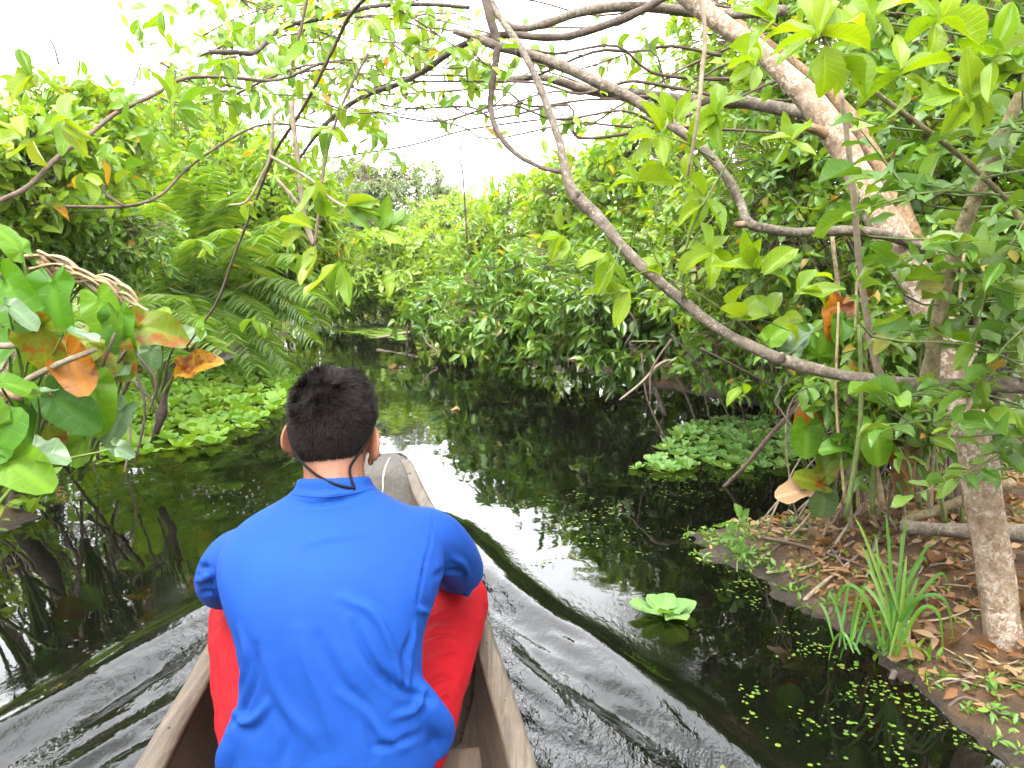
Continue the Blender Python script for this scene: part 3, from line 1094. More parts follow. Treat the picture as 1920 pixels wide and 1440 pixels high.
# torso, arms, legs under the clothes
loft(gb, [Wp(ellring(*r)) for r in [(0, .20, .15, .10), (0, .30, .15, .10), (0, .40, .135, .09), (.02, .5, .14, .09), (.05, .585, .165, .085), (.09, .645, .15, .075), (.105, .68, .10, .06)]])
for sd in (-1, 1):
    dz = -.036 if sd < 0 else -.012
    body_tube(gb, [(sd * .11, .10, .66 + dz), (sd * .185, .14, .615 + dz), (sd * .228, .225, .545 + dz * .5), (sd * .238, .30, .49), (sd * .19, .42, .465), (sd * .10, .53, .435)], [.042, .044, .038, .034, .033, .026], 12)
    for pts, rad, el in local_hand(sd):
        body_tube(gb, pts, rad, 10, 3, el)
    body_tube(gb, [(sd * .085, 0, .265), (sd * .165, .2, .325), (sd * .238, .445, .36), (sd * .18, .55, .21), (sd * .10, .62, .06), (sd * .09, .64, .03)], [.08, .068, .05, .046, .034, .036], 12)
    body_tube(gb, [(sd * .09, .61, .015), (sd * .10, .66, .012), (sd * .11, .74, -.005), (sd * .115, .80, -.012), (sd * .118, .835, -.014)], [.03, .034, .036, .034, .018], 12, 3, .75)
    # ear: a flaring shell with a rim and a lobe
    e = np.array([sd * .62, -.78, 0])
    att = np.array([sd * .073, .016, -.016])
    c = att + e * .018
    R = np.column_stack([e, np.cross(ZUP, e), ZUP])
    Rt = np.array(Matrix.Rotation(math.radians(-14 * 1), 3, Vector(np.cross(ZUP, e))))
    ellipsoid(gb, c, (.021, .0065, .033), Rt @ R, 14, head)
    rim = []
    for t in np.linspace(-2.2, 1.9, 14):
        q = np.array([math.cos(t) * .0205, .003, math.sin(t) * .0325])
        rim.append(c + (Rt @ R) @ q)
    tube(gb, head(np.array(rim)), .0036, 8, 2)
    ellipsoid(gb, att + np.array([sd * .008, -.006, -.036]), (.007, .008, .011), None, 10, head)
# face: nose, brow, lips, chin
tube(gb, head(np.array([(0, .093, .018), (0, .104, -.006), (0, .116, -.03), (0, .1, -.042)])), [.007, .009, .013, .009], 10, 4)
tube(gb, head(np.array([(-.045, .078, .03), (-.02, .096, .033), (.02, .096, .033), (.045, .078, .03)])), [.006, .009, .009, .006], 10, 4)
for zz in (-.064, -.073):
    tube(gb, head(np.array([(-.022, .09, zz), (0, .1, zz), (.022, .09, zz)])), [.003, .0065, .003], 8, 4)
me = remesh(gb, .0036, 4, 'body')
m, nt, bs, out = new_mat('skin')
co = obj_co(nt)
col = ramp(nt, noise(nt, 18, 4, .6, co), [(.3, G(.17, .062, .032)), (.7, G(.235, .096, .054))])
nt.links.new(col, bs.inputs['Base Color'])
bs.inputs['Roughness'].default_value = .5
bs.inputs['Subsurface Weight'].default_value = .25
bs.inputs['Subsurface Radius'].default_value = (.012, .004, .002)
bs.inputs['Subsurface Scale'].default_value = 1.0
nt.links.new(bump(nt, noise(nt, 380, 3, .6, co), .12, .002), bs.inputs['Normal'])
MT['skin'] = m
me.materials.append(MT['skin'])
person = thing('person', 'person in blue long-sleeved shirt and red trousers seated in the canoe, back turned', 'person', Wp(np.array([0, 0, .18])))
body = link('body', me, person)

# shirt
gs = Geo()
TOR = [(-.012, .225, .176, .128), (-.012, .28, .178, .132), (-.008, .35, .168, .126), (-.004, .43, .158, .118), (.008, .50, .162, .114), (.035, .565, .188, .113), (.068, .618, .202, .108), (.095, .660, .190, .094), (.115, .692, .156, .080), (.128, .716, .108, .071), (.136, .737, .074, .066), (.140, .757, .068, .063)]
TOR = catmull(np.array(TOR), 3)
loft(gs, [Wp(ellring(v, z, hw, hd, 40, 2.35, .25)) for v, z, hw, hd in TOR])
for sd, dz in ((-1, -.036), (1, -.012)):
    body_tube(gs, [(sd * .12, .095, .668 + dz), (sd * .175, .118, .648 + dz), (sd * .212, .165, .60 + dz), (sd * .236, .235, .54 + dz * .5), (sd * .243, .31, .488), (sd * .19, .43, .465), (sd * .13, .505, .445), (sd * .112, .525, .438)], [.053, .058, .056, .052, .051, .046, .04, .041], 18, 5)
# loose cloth gathered at the right side of the waist, and at the left
body_tube(gs, [(.13, -.05, .44), (.165, -.045, .385), (.19, -.03, .335), (.175, -.03, .29)], [.026, .029, .028, .024], 12)
body_tube(gs, [(-.13, -.05, .42), (-.155, -.05, .36), (-.172, -.045, .315), (-.16, -.04, .27)], [.024, .027, .027, .024], 12)
me = remesh(gs, .0058, 6, 'shirt')
shirt = link('shirt', me, person)


def fold(me, bvh, lines, offset):
    V, Nr = mverts(me)
    disp = np.zeros(len(V))
    for ln in lines:
        pxs, h, w = ln
        w = w * .8
        c = catmull(np.array(pxs, float), 10)
        pts = [cast(bvh, x, y) for x, y in c]
        q = np.array([p[0] for p in pts if p])
        if len(q) < 3:
            continue
        dmin = np.full(len(V), 9.)
        ti = np.zeros(len(V))
        near = np.where(np.linalg.norm(V - q.mean(0), axis=1) < np.linalg.norm(q - q.mean(0), axis=1).max() + 6 * w)[0]
        dd = np.linalg.norm(V[near][:, None] - q[None], axis=2)
        dmin[near] = dd.min(1)
        ti[near] = dd.argmin(1) / (len(q) - 1)
        fade = np.sin(np.clip(ti, .04, .96) * math.pi) ** .6
        disp += 2.5 * fade * h * (np.exp(-(dmin / w) ** 2) - .45 * np.exp(-(dmin / (2.1 * w)) ** 2))
    V = V + Nr * (disp + offset(V))[:, None]
    me.vertices.foreach_set('co', V.ravel().astype(np.float32))
    me.update()


sb = bvh_of([shirt])
FOLDS = [
    ([(535, 935), (580, 945), (630, 940), (690, 925)], -.005, .007),
    ([(545, 922), (610, 930), (680, 918)], .004, .006),
    ([(570, 1020), (620, 1008), (690, 1002)], .002, .010),
    ([(810, 965), (808, 1010), (795, 1060), (786, 1110), (782, 1150)], -.004, .004),
    ([(381, 1000), (385, 1050), (396, 1100), (408, 1150)], -.004, .004),
    ([(640, 1120), (700, 1150), (735, 1220), (752, 1280), (790, 1310)], .007, .011),
    ([(665, 1170), (690, 1230), (720, 1270), (770, 1300), (815, 1310)], -.007, .010),
    ([(780, 1170), (772, 1220), (765, 1290)], .006, .008),
    ([(770, 1190), (755, 1240), (758, 1285)], -.005, .006),
    ([(800, 1290), (780, 1330), (740, 1345)], .006, .009),
    ([(450, 1180), (462, 1230), (448, 1290), (425, 1330)], .006, .010),
    ([(480, 1210), (478, 1270), (455, 1330), (425, 1365)], -.006, .010),
    ([(430, 1290), (440, 1340), (470, 1352), (500, 1320)], .008, .010),
    ([(560, 1180), (580, 1260), (612, 1340), (640, 1430)], .0035, .013),
    ([(600, 1200), (640, 1280), (690, 1340), (700, 1420)], -.004, .013),
    ([(640, 1300), (680, 1330), (720, 1380), (760, 1400)], .005, .010),
    ([(520, 1330), (540, 1380), (530, 1430)], -.004, .012),
    ([(500, 1240), (530, 1320), (600, 1400)], .003, .014),
    ([(700, 1400), (740, 1395), (790, 1375)], -.005, .009),
    ([(815, 1080), (840, 1070), (868, 1075)], -.006, .009),
    ([(820, 1110), (850, 1120), (880, 1110)], .006, .010),
    ([(785, 1140), (810, 1150), (830, 1130)], .007, .008),
    ([(845, 1045), (868, 1058), (880, 1085)], .005, .008),
    ([(362, 1050), (375, 1062), (392, 1064)], -.007, .007),
    ([(365, 1090), (385, 1085), (400, 1075)], .007, .008),
    ([(362, 1120), (385, 1110), (402, 1110)], -.004, .007),
]
fold(me, sb, FOLDS, lambda V: .0035 * fbm(V * np.array([7, 7, 5.]), 2) * smooth01((.62 - V[:, 2]) / .25) + .0014 * fbm(V * 24, 3) * smooth01((.66 - V[:, 2]) / .2))


def cloth_mat(name, c1, c2, rough=.75, sheen=.06):
    m, nt, bs, out = new_mat(name)
    co = obj_co(nt)
    col = ramp(nt, noise(nt, 5, 4, .6, co), [(.3, c1), (.7, c2)])
    nt.links.new(col, bs.inputs['Base Color'])
    bs.inputs['Roughness'].default_value = rough
    bs.inputs['Specular IOR Level'].default_value = .15
    bs.inputs['Sheen Weight'].default_value = sheen
    bs.inputs['Sheen Roughness'].default_value = .4
    bs.inputs['Sheen Tint'].default_value = (*[min(1, c * 1.6 + .1) for c in c2], 1)
    w1 = N(nt, 'ShaderNodeTexWave')
    w1.inputs['Scale'].default_value = 260
    w1.inputs['Distortion'].default_value = 2
    nt.links.new(co, w1.inputs['Vector'])
    nt.links.new(bump(nt, w1.outputs['Fac'], .08, .001, bump(nt, noise(nt, 45, 4, .6, co), .12, .004)), bs.inputs['Normal'])
    return m


MT['blue'] = cloth_mat('blue_cloth', G(.003, .032, .18), G(.005, .043, .22))
MT['red'] = cloth_mat('red_cloth', G(.20, .0006, .003), G(.25, .0012, .006))
me.materials.append(MT['blue'])
# raised seams and collar band
sb = bvh_of([shirt])
for pl, r in (([(809, 962), (812, 990), (803, 1030), (794, 1065), (787, 1110), (782, 1150)], .0011), ([(383, 992), (378, 1020), (386, 1060), (396, 1095), (408, 1150)], .0011), ([(540, 923), (560, 929), (610, 932), (660, 926), (700, 915)], .0012)):
    q = [cast(sb, x, y, .0) for x, y in catmull(np.array(pl, float), 6)]
    q = [p[0] for p in q if p]
    if len(q) > 3:
        g = Geo()
        tube(g, q, r, 6, 1)
        g.build('seam', MT['blue'], shirt)

# trousers
gt = Geo()
loft(gt, [Wp(ellring(*r)) for r in [(.01, .165, .10, .08), (.01, .185, .165, .12), (.01, .22, .172, .125), (0, .27, .165, .118), (0, .32, .155, .11)]])
for sd in (-1, 1):
    body_tube(gt, [(sd * .088, -.01, .262), (sd * .13, .1, .29), (sd * .178, .22, .325), (sd * .222, .35, .352), (sd * .246, .44, .358), (sd * .238, .49, .31), (sd * .19, .545, .21), (sd * .14, .59, .12), (sd * .105, .62, .06)], [.100, .097, .091, .082, .074, .068, .06, .058, .06], 18, 4)
me = remesh(gt, .0058, 4, 'trousers')
trousers = link('trousers', me, person)
tb_ = bvh_of([trousers])
fold(me, tb_, [
    ([(790, 1200), (830, 1185), (880, 1195)], -.005, .010), ([(800, 1240), (840, 1220), (870, 1225)], .005, .010),
    ([(790, 1290), (830, 1270), (850, 1280)], -.005, .009), ([(800, 1330), (830, 1300), (850, 1310)], .004, .010),
    ([(786, 1185), (800, 1160), (850, 1140)], .006, .010), ([(400, 1220), (410, 1290), (402, 1380)], -.006, .010), ([(395, 1190), (400, 1230), (398, 1290)], .005, .01),
], lambda V: .005 * fbm(V * 9, 2) + .0022 * fbm(V * 26, 2))
me.materials.append(MT['red'])

# hair: a dark scalp cap plus many short strands
m, nt, bs, out = new_mat('hair')
at = N(nt, 'ShaderNodeAttribute', attribute_name='var')
nt.links.new(ramp(nt, at.outputs['Fac'], [(0, G(.0028, .002, .0017)), (.6, G(.0075, .0048, .004)), (1, G(.018, .011, .0085))]), bs.inputs['Base Color'])
bs.inputs['Roughness'].default_value = .6
bs.inputs['Specular IOR Level'].default_value = .12
MT['hair'] = m
rr = np.array(head_rings(.0022, 48))


def hairline(q):
    """signed: >0 where hair grows (head coordinates)"""
    u, v, z = q[..., 0], q[..., 1], q[..., 2]
    low = np.interp(v, [-.1, -.06, -.03, -.008, .012, .05, .08, .1], [-.066, -.066, -.05, -.012, .004, .012, .052, .066])
    return z - low


idx = np.arange(rr.shape[0] * rr.shape[1]).reshape(rr.shape[:2])
nx = np.roll(idx, -1, 1)
Fq = np.stack([idx[:-1], nx[:-1], nx[1:], idx[1:]], -1).reshape(-1, 4)
flat = rr.reshape(-1, 3)
ctr = flat[Fq].mean(1)
Fk = Fq[hairline(ctr) > .006]
gh = Geo()
gh.add(head(flat), [Fk], var=.0)
qa, qb, qc, qd = (flat[Fk[:, i]] for i in range(4))
area = np.linalg.norm(np.cross(qb - qa, qd - qa), axis=1)
NS = 40000
Fall = Fq[hairline(ctr) > -.004]
qa, qb, qc, qd = (flat[Fall[:, i]] for i in range(4))
area = np.linalg.norm(np.cross(qb - qa, qd - qa), axis=1)
pk = rng.choice(len(Fall), NS, p=area / area.sum())
s_, t_ = rng.random((2, NS, 1))
rt = (qa[pk] * (1 - s_) + qb[pk] * s_) * (1 - t_) + (qd[pk] * (1 - s_) + qc[pk] * s_) * t_
hl = hairline(rt)
kp = (hl > -.002) & (rng.random(NS) < np.clip(.25 + hl / .02, .1, 1))
rt = rt[kp]
nl = nrm(rt - np.array([0, 0, -.01]))
topw = smooth01((rt[:, 2] - .02) / .06)[:, None]
cl = np.stack([vnoise(rt * 55 + 3), vnoise(rt * 55 + 31), vnoise(rt * 55 + 57)], -1) + .8 * np.stack([vnoise(rt * 26 + 9), vnoise(rt * 26 + 41), vnoise(rt * 26 + 77)], -1)
away = rt - np.array([.012, -.055, .098])
away = nrm(away - nl * (away * nl).sum(1, keepdims=True))
flow = nrm(away + .55 * np.cross(nl, away))
tang = cl - nl * (cl * nl).sum(1, keepdims=True)
dr = nrm(nl * (.35 + .3 * topw) + flow * .7 + tang * (.35 + .7 * topw) + rng.normal(0, .16, rt.shape))
ln_ = (.004 + .006 * smooth01(hairline(rt) / .05) + .009 * topw[:, 0]) * rng.uniform(.7, 1.25, len(rt))
bend = nrm(dr + flow * .5 + tang * .7 - nl * .12)
wd_ = nrm(np.cross(dr, nl) + rng.normal(0, .3, rt.shape)) * .0005
p0, p1 = rt - nl * .001, rt + dr * ln_[:, None] * .55
p2 = p1 + bend * ln_[:, None] * .5
Vh = np.stack([p0 - wd_, p0 + wd_, p1 + wd_ * .9, p1 - wd_ * .9, p2], 1)
i0 = np.arange(len(rt)) * 5
gh.add(head(Vh.reshape(-1, 3)), [np.column_stack([i0, i0 + 1, i0 + 2, i0 + 3]), np.column_stack([i0 + 3, i0 + 2, i0 + 4])], var=np.repeat(rng.random(len(rt)), 5))
gh.build('hair', MT['hair'], person, kind='stuff')

# spectacles with a neck cord
MT['black'] = plain_mat('black_plastic', G(.003, .003, .003), G(.006, .006, .007), .6, 60, .1, .12)
m, nt, bs, out = new_mat('lens')
bs.inputs['Base Color'].default_value = (.9, .93, .93, 1)
bs.inputs['Roughness'].default_value = .02
bs.inputs['Transmission Weight'].default_value = 1
bs.inputs['IOR'].default_value = 1.3
MT['lens'] = m
gl = Geo()
for sd in (-1, 1):
    tube(gl, head(np.array([(sd * .068, .108, .012), (sd * .078, .09, .014), (sd * .080, .04, .014), (sd * .080, .008, .016), (sd * .082, -.012, .012)])), .0021, 8, 4)
    a = np.linspace(0, 2 * math.pi, 24)
    tube(gl, head(np.stack([sd * .034 + np.cos(a) * .026, np.full_like(a, .116), -.002 + np.sin(a) * .02], -1)), .0018, 6, 1)
tube(gl, head(np.array([(-.009, .116, .004), (0, .118, .007), (.009, .116, .004)])), .0018, 6, 3)
glasses = gl.build('glasses', MT['black'], person)
gl = Geo()
for sd in (-1, 1):
    a = np.linspace(0, 2 * math.pi, 24, endpoint=False)
    loft(gl, [head(np.stack([sd * .034 + np.cos(a) * .0255, np.full_like(a, y), -.002 + np.sin(a) * .0195], -1)) for y in (.1155, .117)])
gl.build('lens', MT['lens'], glasses)
allb = bvh_of([body, shirt])
gl = Geo()
for sd, ln in ((-1, [(546, 866), (552, 876), (566, 888), (590, 900), (625, 909), (650, 913), (665, 916)]), (1, [(657, 868), (654, 876), (655, 888), (659, 902), (665, 916)])):
    q = [cast(allb, x, y, .0035) for x, y in ln]
    q = [p[0] for p in q if p and p[0][1] < 1.5]
    q = [head(np.array([sd * .082, -.012, .012])), head(np.array([sd * .079, -.034, -.012])), head(np.array([sd * .070, -.06, -.042]))] + q
    q = np.array(q)
    for _ in range(2):
        q[1:-1] = .5 * q[1:-1] + .25 * (q[:-2] + q[2:])
    tube(gl, q, .0027, 8, 5)
gl.build('neck_cord', MT['black'], glasses)
# ---------------------------------------------------------------- trees with explicit limbs on the right
def limb(root, lst, mat, name='branch', sides=10, sub=5, rough=.16, seed=0):
    pts, rad = pix(lst)
    g = Geo()
    tube(g, pts, rad, sides, sub, rough, seed)
    return g.build(name, MT[mat], root), pts


def limb_xy(root, xy, d0, d1, w0, w1, mat, name='branch', sides=8, sub=5, rough=.14, seed=0):
    pts, rad = pixline(xy, d0, d1, w0, w1)
    g = Geo()
    tube(g, pts, rad, sides, sub, rough, seed)
    return g.build(name, MT[mat], root), pts


def img_leaf(px, py, d, ang, lpx, asp=.45, tilt=0.0, face=.6):
    """one leaf: stalk end at (px,py), tip in image direction ang (deg, 90 = up), tilt>0 away from the eye"""
    a = math.radians(ang)
    T = RT * math.cos(a) + UPV * math.sin(a) + FW * tilt
    ln = M(lpx, d)
    Nn = ZUP * (1 - face) + (-FW) * face + rng.normal(0, .22, 3)
    return dict(pos=P(px, py, d)[None], T=nrm(T)[None], N=Nn[None], len=np.array([ln]), wid=np.array([ln * asp]))


def whorl_px(px, py, d, n, lpx, a0=0, a1=360, asp=.45, face=.45, tilt=.2):
    out = []
    for i in range(n):
        a = a0 + (a1 - a0) * (i + .5) / n + rng.normal(0, 9)
        out.append(img_leaf(px + rng.normal(0, 6), py + rng.normal(0, 6), d + rng.normal(0, .02), a, lpx * rng.uniform(.75, 1.15), asp, rng.normal(0, tilt), face))
    return out


spot = thing('tree', 'leaning tree with pale spotted bark rising from the muddy bank', 'tree', W(1885, 1245, .08))
limb(spot, [(1888, 1262, 2.04, 77.3), (1884, 1225, 2.05, 67.2), (1870, 1100, 2.07, 62.2), (1850, 960, 2.1, 63.8), (1825, 820, 2.13, 62.2), (1790, 690, 2.2, 62.2), (1740, 570, 2.28, 63.8), (1690, 475, 2.34, 60.5), (1640, 385, 2.4, 55.4), (1600, 310, 2.45, 48.7), (1560, 240, 2.5, 50.4), (1500, 170, 2.55, 42), (1440, 110, 2.6, 37), (1370, 55, 2.65, 33.6), (1300, 5, 2.7, 33.6), (1220, -60, 2.75, 30.2), (1100, -160, 2.8, 23.5)], 'bark_spot', 'trunk', 18, 8, .17)
limb(spot, [(1800, 720, 2.52, 30), (1740, 520, 2.65, 32.4), (1700, 420, 2.7, 33.6), (1660, 330, 2.8, 30), (1590, 215, 2.9, 25.2), (1500, 130, 2.95, 21.6), (1410, 65, 3, 20.4), (1330, 10, 3.05, 18), (1240, -60, 3.1, 14.4)], 'bark_brown', 'branch', 12, 6, .12, 2)
D_, _ = limb(spot, [(1760, 500, 2.32, 21.1), (1735, 468, 2.3, 21.1), (1680, 446, 2.28, 20.2), (1600, 433, 2.26, 19.4), (1500, 436, 2.24, 18.5), (1430, 428, 2.24, 18.5), (1400, 414, 2.25, 18.5), (1388, 380, 2.3, 16.7), (1360, 330, 2.32, 16.7), (1310, 272, 2.35, 16.7), (1250, 228, 2.4, 19.4), (1180, 182, 2.45, 20.2), (1110, 150, 2.5, 20.2), (1050, 122, 2.55, 19.4), (980, 98, 2.6, 18.5), (930, 85, 2.6, 16.7), (890, 70, 2.6, 14.1), (850, 58, 2.6, 9.7)], 'bark_grey', 'branch', 12, 5, .14, 4)
limb(spot, [(1560, 262, 2.5, 18), (1540, 248, 2.48, 20), (1515, 238, 2.46, 18), (1508, 236, 2.46, 14)], 'bark_brown', 'stub', 8, 3)
limb(spot, [(1400, 420, 2.25, 14), (1385, 421, 2.24, 12), (1378, 420, 2.24, 8)], 'bark_brown', 'stub', 8, 3)
limb(spot, [(1470, 20, 2.7, 18), (1340, 26, 2.9, 18), (1200, 12, 2.85, 18), (1100, 20, 2.8, 17), (1030, 42, 2.75, 15), (975, 54, 2.7, 13), (940, 36, 2.7, 12), (920, 0, 2.7, 10)], 'bark_grey', 'branch', 10, 5, .14, 6)
limb(spot, [(1300, -40, 2.62, 16), (1240, -2, 2.6, 15), (1180, 30, 2.6, 14), (1080, 65, 2.62, 14), (1020, 70, 2.62, 13), (960, 65, 2.62, 12), (890, 75, 2.62, 12), (840, 100, 2.65, 11), (800, 130, 2.7, 11), (740, 160, 2.7, 10), (690, 176, 2.75, 10), (640, 207, 2.8, 9), (600, 245, 2.8, 7), (560, 300, 2.85, 5)], 'bark_dark', 'branch', 9, 5, .18, 7)
limb(spot, [(1520, 215, 2.8, 24), (1400, 192, 3.0, 23), (1300, 190, 3.0, 23), (1200, 178, 3.0, 20), (1100, 168, 3.05, 18), (1020, 146, 3.05, 13), (940, 150, 3.1, 11), (870, 156, 3.1, 8)], 'bark_grey', 'branch', 10, 5, .16, 9)

arch = thing('tree', 'grey tree bending over the water in one long sagging arch of bare limb', 'tree', P(2110, 1300, 1.75))
limb(arch, [(2110, 1320, 1.75, 40.5), (2100, 1100, 1.75, 37), (2070, 880, 1.75, 35.2), (2010, 760, 1.75, 33.4), (1930, 726, 1.77, 29.9), (1840, 722, 1.8, 27.3), (1740, 722, 1.85, 26.4), (1650, 714, 1.9, 23.8), (1560, 700, 1.95, 22.9), (1470, 676, 2.0, 22.9), (1400, 645, 2.05, 21.1), (1340, 612, 2.1, 21.1), (1280, 564, 2.15, 21.1), (1210, 506, 2.2, 20.2), (1160, 455, 2.25, 19.4), (1120, 406, 2.3, 22), (1083, 372, 2.33, 24.6), (1064, 335, 2.35, 16.7), (1050, 270, 2.4, 15), (1028, 205, 2.45, 14.1), (1005, 145, 2.5, 13.2), (970, 80, 2.55, 12.3), (935, 30, 2.6, 10.6), (900, -15, 2.65, 9.7), (860, -70, 2.7, 7.9)], 'bark_grey', 'trunk', 14, 6, .15, 1)
limb(arch, [(1738, 730, 1.86, 24), (1743, 700, 1.85, 31), (1751, 655, 1.83, 26), (1765, 570, 1.8, 26), (1785, 490, 1.77, 25), (1820, 390, 1.74, 24), (1865, 288, 1.7, 23), (1900, 208, 1.67, 22), (1950, 100, 1.65, 20), (1990, -20, 1.62, 16)], 'bark_green', 'branch', 12, 5, .12, 2)
limb(arch, [(1653, 716, 1.9, 17), (1643, 680, 1.89, 15), (1630, 620, 1.88, 13), (1612, 500, 1.85, 12), (1602, 380, 1.82, 11), (1590, 270, 1.8, 10), (1577, 170, 1.78, 8)], 'twig_pale', 'branch', 9, 5, .1, 3)
limb(arch, [(1310, -30, 1.95, 8), (1322, 60, 1.95, 8), (1316, 140, 1.95, 8), (1308, 220, 1.95, 7), (1290, 330, 2.0, 5)], 'twig_pale', 'vine', 7, 4, .1, 3)
for (x, y, d) in ((1466, 668, 1.99), (1083, 362, 2.32)):
    limb(arch, [(x, y + 8, d, 15), (x + 1, y - 3, d - .008, 12), (x + 2, y - 6, d - .01, 8)], 'bark_grey', 'knot', 8, 2, .2, x)
limb(arch, [(900, -40, 2.62, 17), (918, 30, 2.6, 16), (932, 85, 2.6, 14), (925, 140, 2.6, 12), (920, 200, 2.6, 11), (932, 246, 2.55, 11), (965, 286, 2.5, 9), (1010, 312, 2.42, 8), (1052, 323, 2.38, 9)], 'bark_dark', 'branch', 9, 5, .16, 4)
for xy, w in (([(1290, 562), (1240, 500), (1215, 455), (1215, 430)], 4), ([(1470, 676), (1380, 600), (1300, 545), (1250, 520)], 5), ([(1280, 562), (1285, 470), (1310, 400), (1350, 330), (1400, 240)], 6), ([(1230, 640), (1180, 640), (1240, 640)], 3),
              ([(1340, 610), (1420, 600), (1480, 620)], 4), ([(1350, 395), (1300, 450), (1275, 520)], 4), ([(1165, 460), (1150, 500), (1130, 520)], 4), ([(1340, 300), (1290, 270), (1230, 250)], 4)):
    limb_xy(arch, xy, 2.12, 2.1, w, w * .5, 'twig_green', 'twig', 6, 4, .1)
LL = []
for a in [(1235, 250, 2.15, 5, 78, 60, 300), (1290, 285, 2.15, 4, 62, -120, 120), (1350, 215, 2.1, 5, 92, 10, 300), (1060, 455, 2.2, 3, 80, 200, 330), (1140, 480, 2.2, 5, 88, 190, 345), (1180, 545, 2.18, 4, 85, 150, 260),
          (1330, 470, 2.1, 6, 85, 0, 360), (1420, 510, 2.05, 7, 98, -20, 200), (1450, 600, 2.05, 5, 95, -40, 190), (1490, 545, 2.0, 4, 110, -20, 60), (1195, 345, 2.2, 4, 80, -60, 200), (1320, 380, 2.15, 5, 85, 100, 320),
          (1230, 510, 2.15, 4, 70, 60, 200), (1045, 440, 2.3, 3, 60, 60, 300), (1380, 590, 2.08, 4, 80, -30, 180), (1390, 720, 2.0, 3, 70, 200, 330), (1270, 230, 2.2, 4, 70, 20, 160), (1480, 260, 2.1, 5, 80, 0, 360), (1420, 120, 2.0, 5, 80, 100, 260)]:
    a = list(a)
    a[4] *= .84
    LL += whorl_px(*a, asp=.40, tilt=.35)
place_leaves(arch, cat_leaves(LL), 'ellip', 'leaf_yellow', 300)

# thin vines strung across the top, with small leaves
vine = thing('vine', 'tangle of thin dark vines with small leaves strung across the sky gap', 'vine', P(1480, 120, 3.0))
LL = []
VX = []
for i in range(13):
    x0, y0 = rng.uniform(1250, 1560), rng.uniform(20, 260)
    x1, y1 = rng.uniform(480, 1000), np.clip(y0 + rng.uniform(-90, 120), 20, 300)
    if 700 < x1 < 1000 and y1 > 190:
        y1 = rng.uniform(60, 200)
    d = rng.uniform(2.6, 3.4)
    sg = rng.uniform(-.8, 1)
    xy = [(x0 + (x1 - x0) * t + rng.normal(0, 20), y0 + (y1 - y0) * t - 60 * math.sin(math.pi * t) * sg + rng.normal(0, 16)) for t in np.linspace(0, 1, 9)]
    limb_xy(vine, xy, d, d + rng.uniform(-.3, .3), rng.uniform(4, 7.5), 2.5, 'twig', 'strand', 5, 4, .2, i)
    VX.append((xy, d))
for i in range(26):
    x0, y0 = rng.uniform(250, 760), rng.uniform(10, 230)
    a = rng.uniform(-.6, .5)
    l = rng.uniform(120, 330)
    xy = [(x0 + l * t * math.cos(a), y0 + l * t * math.sin(a) * .8 + 30 * math.sin(3 * t + i)) for t in np.linspace(0, 1, 5)]
    if xy[-1][0] > 700 and xy[-1][1] > 190:
        continue
    d = rng.uniform(2.3, 3.3)
    limb_xy(vine, xy, d, d + rng.uniform(-.3, .3), rng.uniform(3, 5.5), 1.6, 'twig', 'strand', 5, 4, .2, i)
    VX.append((xy, d))
for xy, d in VX:
    c = catmull(np.array(xy), 6)
    for k in range(rng.integers(5, 12)):
        x, y = c[rng.integers(len(c))]
        if 720 < x < 1040 and 190 < y < 330 and rng.random() < .75:
            continue
        if x > 900 and rng.random() < .4:
            continue
        for j in range(rng.integers(1, 4)):
            LL.append(img_leaf(x + rng.normal(0, 6), y + rng.normal(0, 5), d + rng.normal(0, .05), rng.choice([-90, -60, -120, 60, 130, 200, -20]) + rng.normal(0, 25), rng.uniform(18, 42), .50, rng.normal(0, .5), .5))
    g = Geo()
    for k in range(9):                      # short side spurs
        x, y = c[rng.integers(len(c))]
        a, l = rng.uniform(0, 6.28), rng.uniform(15, 60)
        x2, y2 = x + l * math.cos(a), y + l * math.sin(a)
        tube(g, [P(x, y, d), P((x + x2) / 2 + rng.normal(0, 5), (y + y2) / 2 + rng.normal(0, 5), d), P(x2, y2, d + rng.normal(0, .05))], M(rng.uniform(1.5, 3), d) * .5 * np.array([1, .8, .4]), 4, 3)
        LL.append(img_leaf(x2, y2, d, rng.uniform(0, 360), rng.uniform(18, 36), .5, rng.normal(0, .4), .5))
    g.build('spurs', MT['twig'], vine, kind='stuff')
# loose leaf sprays hanging against the sky
for (cx, cy, sx_, sy_, n, d) in ((480, 110, 150, 60, 70, 2.5), (640, 220, 110, 70, 60, 2.6), (800, 120, 90, 60, 40, 2.8), (700, 270, 70, 40, 25, 2.6), (360, 60, 70, 50, 30, 2.4), (560, 60, 90, 45, 40, 2.4), (860, 170, 60, 40, 18, 2.9)):
    for k in range(n):
        x, y = rng.normal(cx, sx_), rng.normal(cy, sy_)
        if 760 < x < 1040 and y > 215:
            continue
        LL.append(img_leaf(x, y, d + rng.normal(0, .2), rng.choice([-90, -100, -50, -140, 40, 140]) + rng.normal(0, 25), rng.uniform(18, 40), .50, rng.normal(0, .5), .5))
place_leaves(vine, cat_leaves(LL), 'ovate', 'leaf_bright', 300)

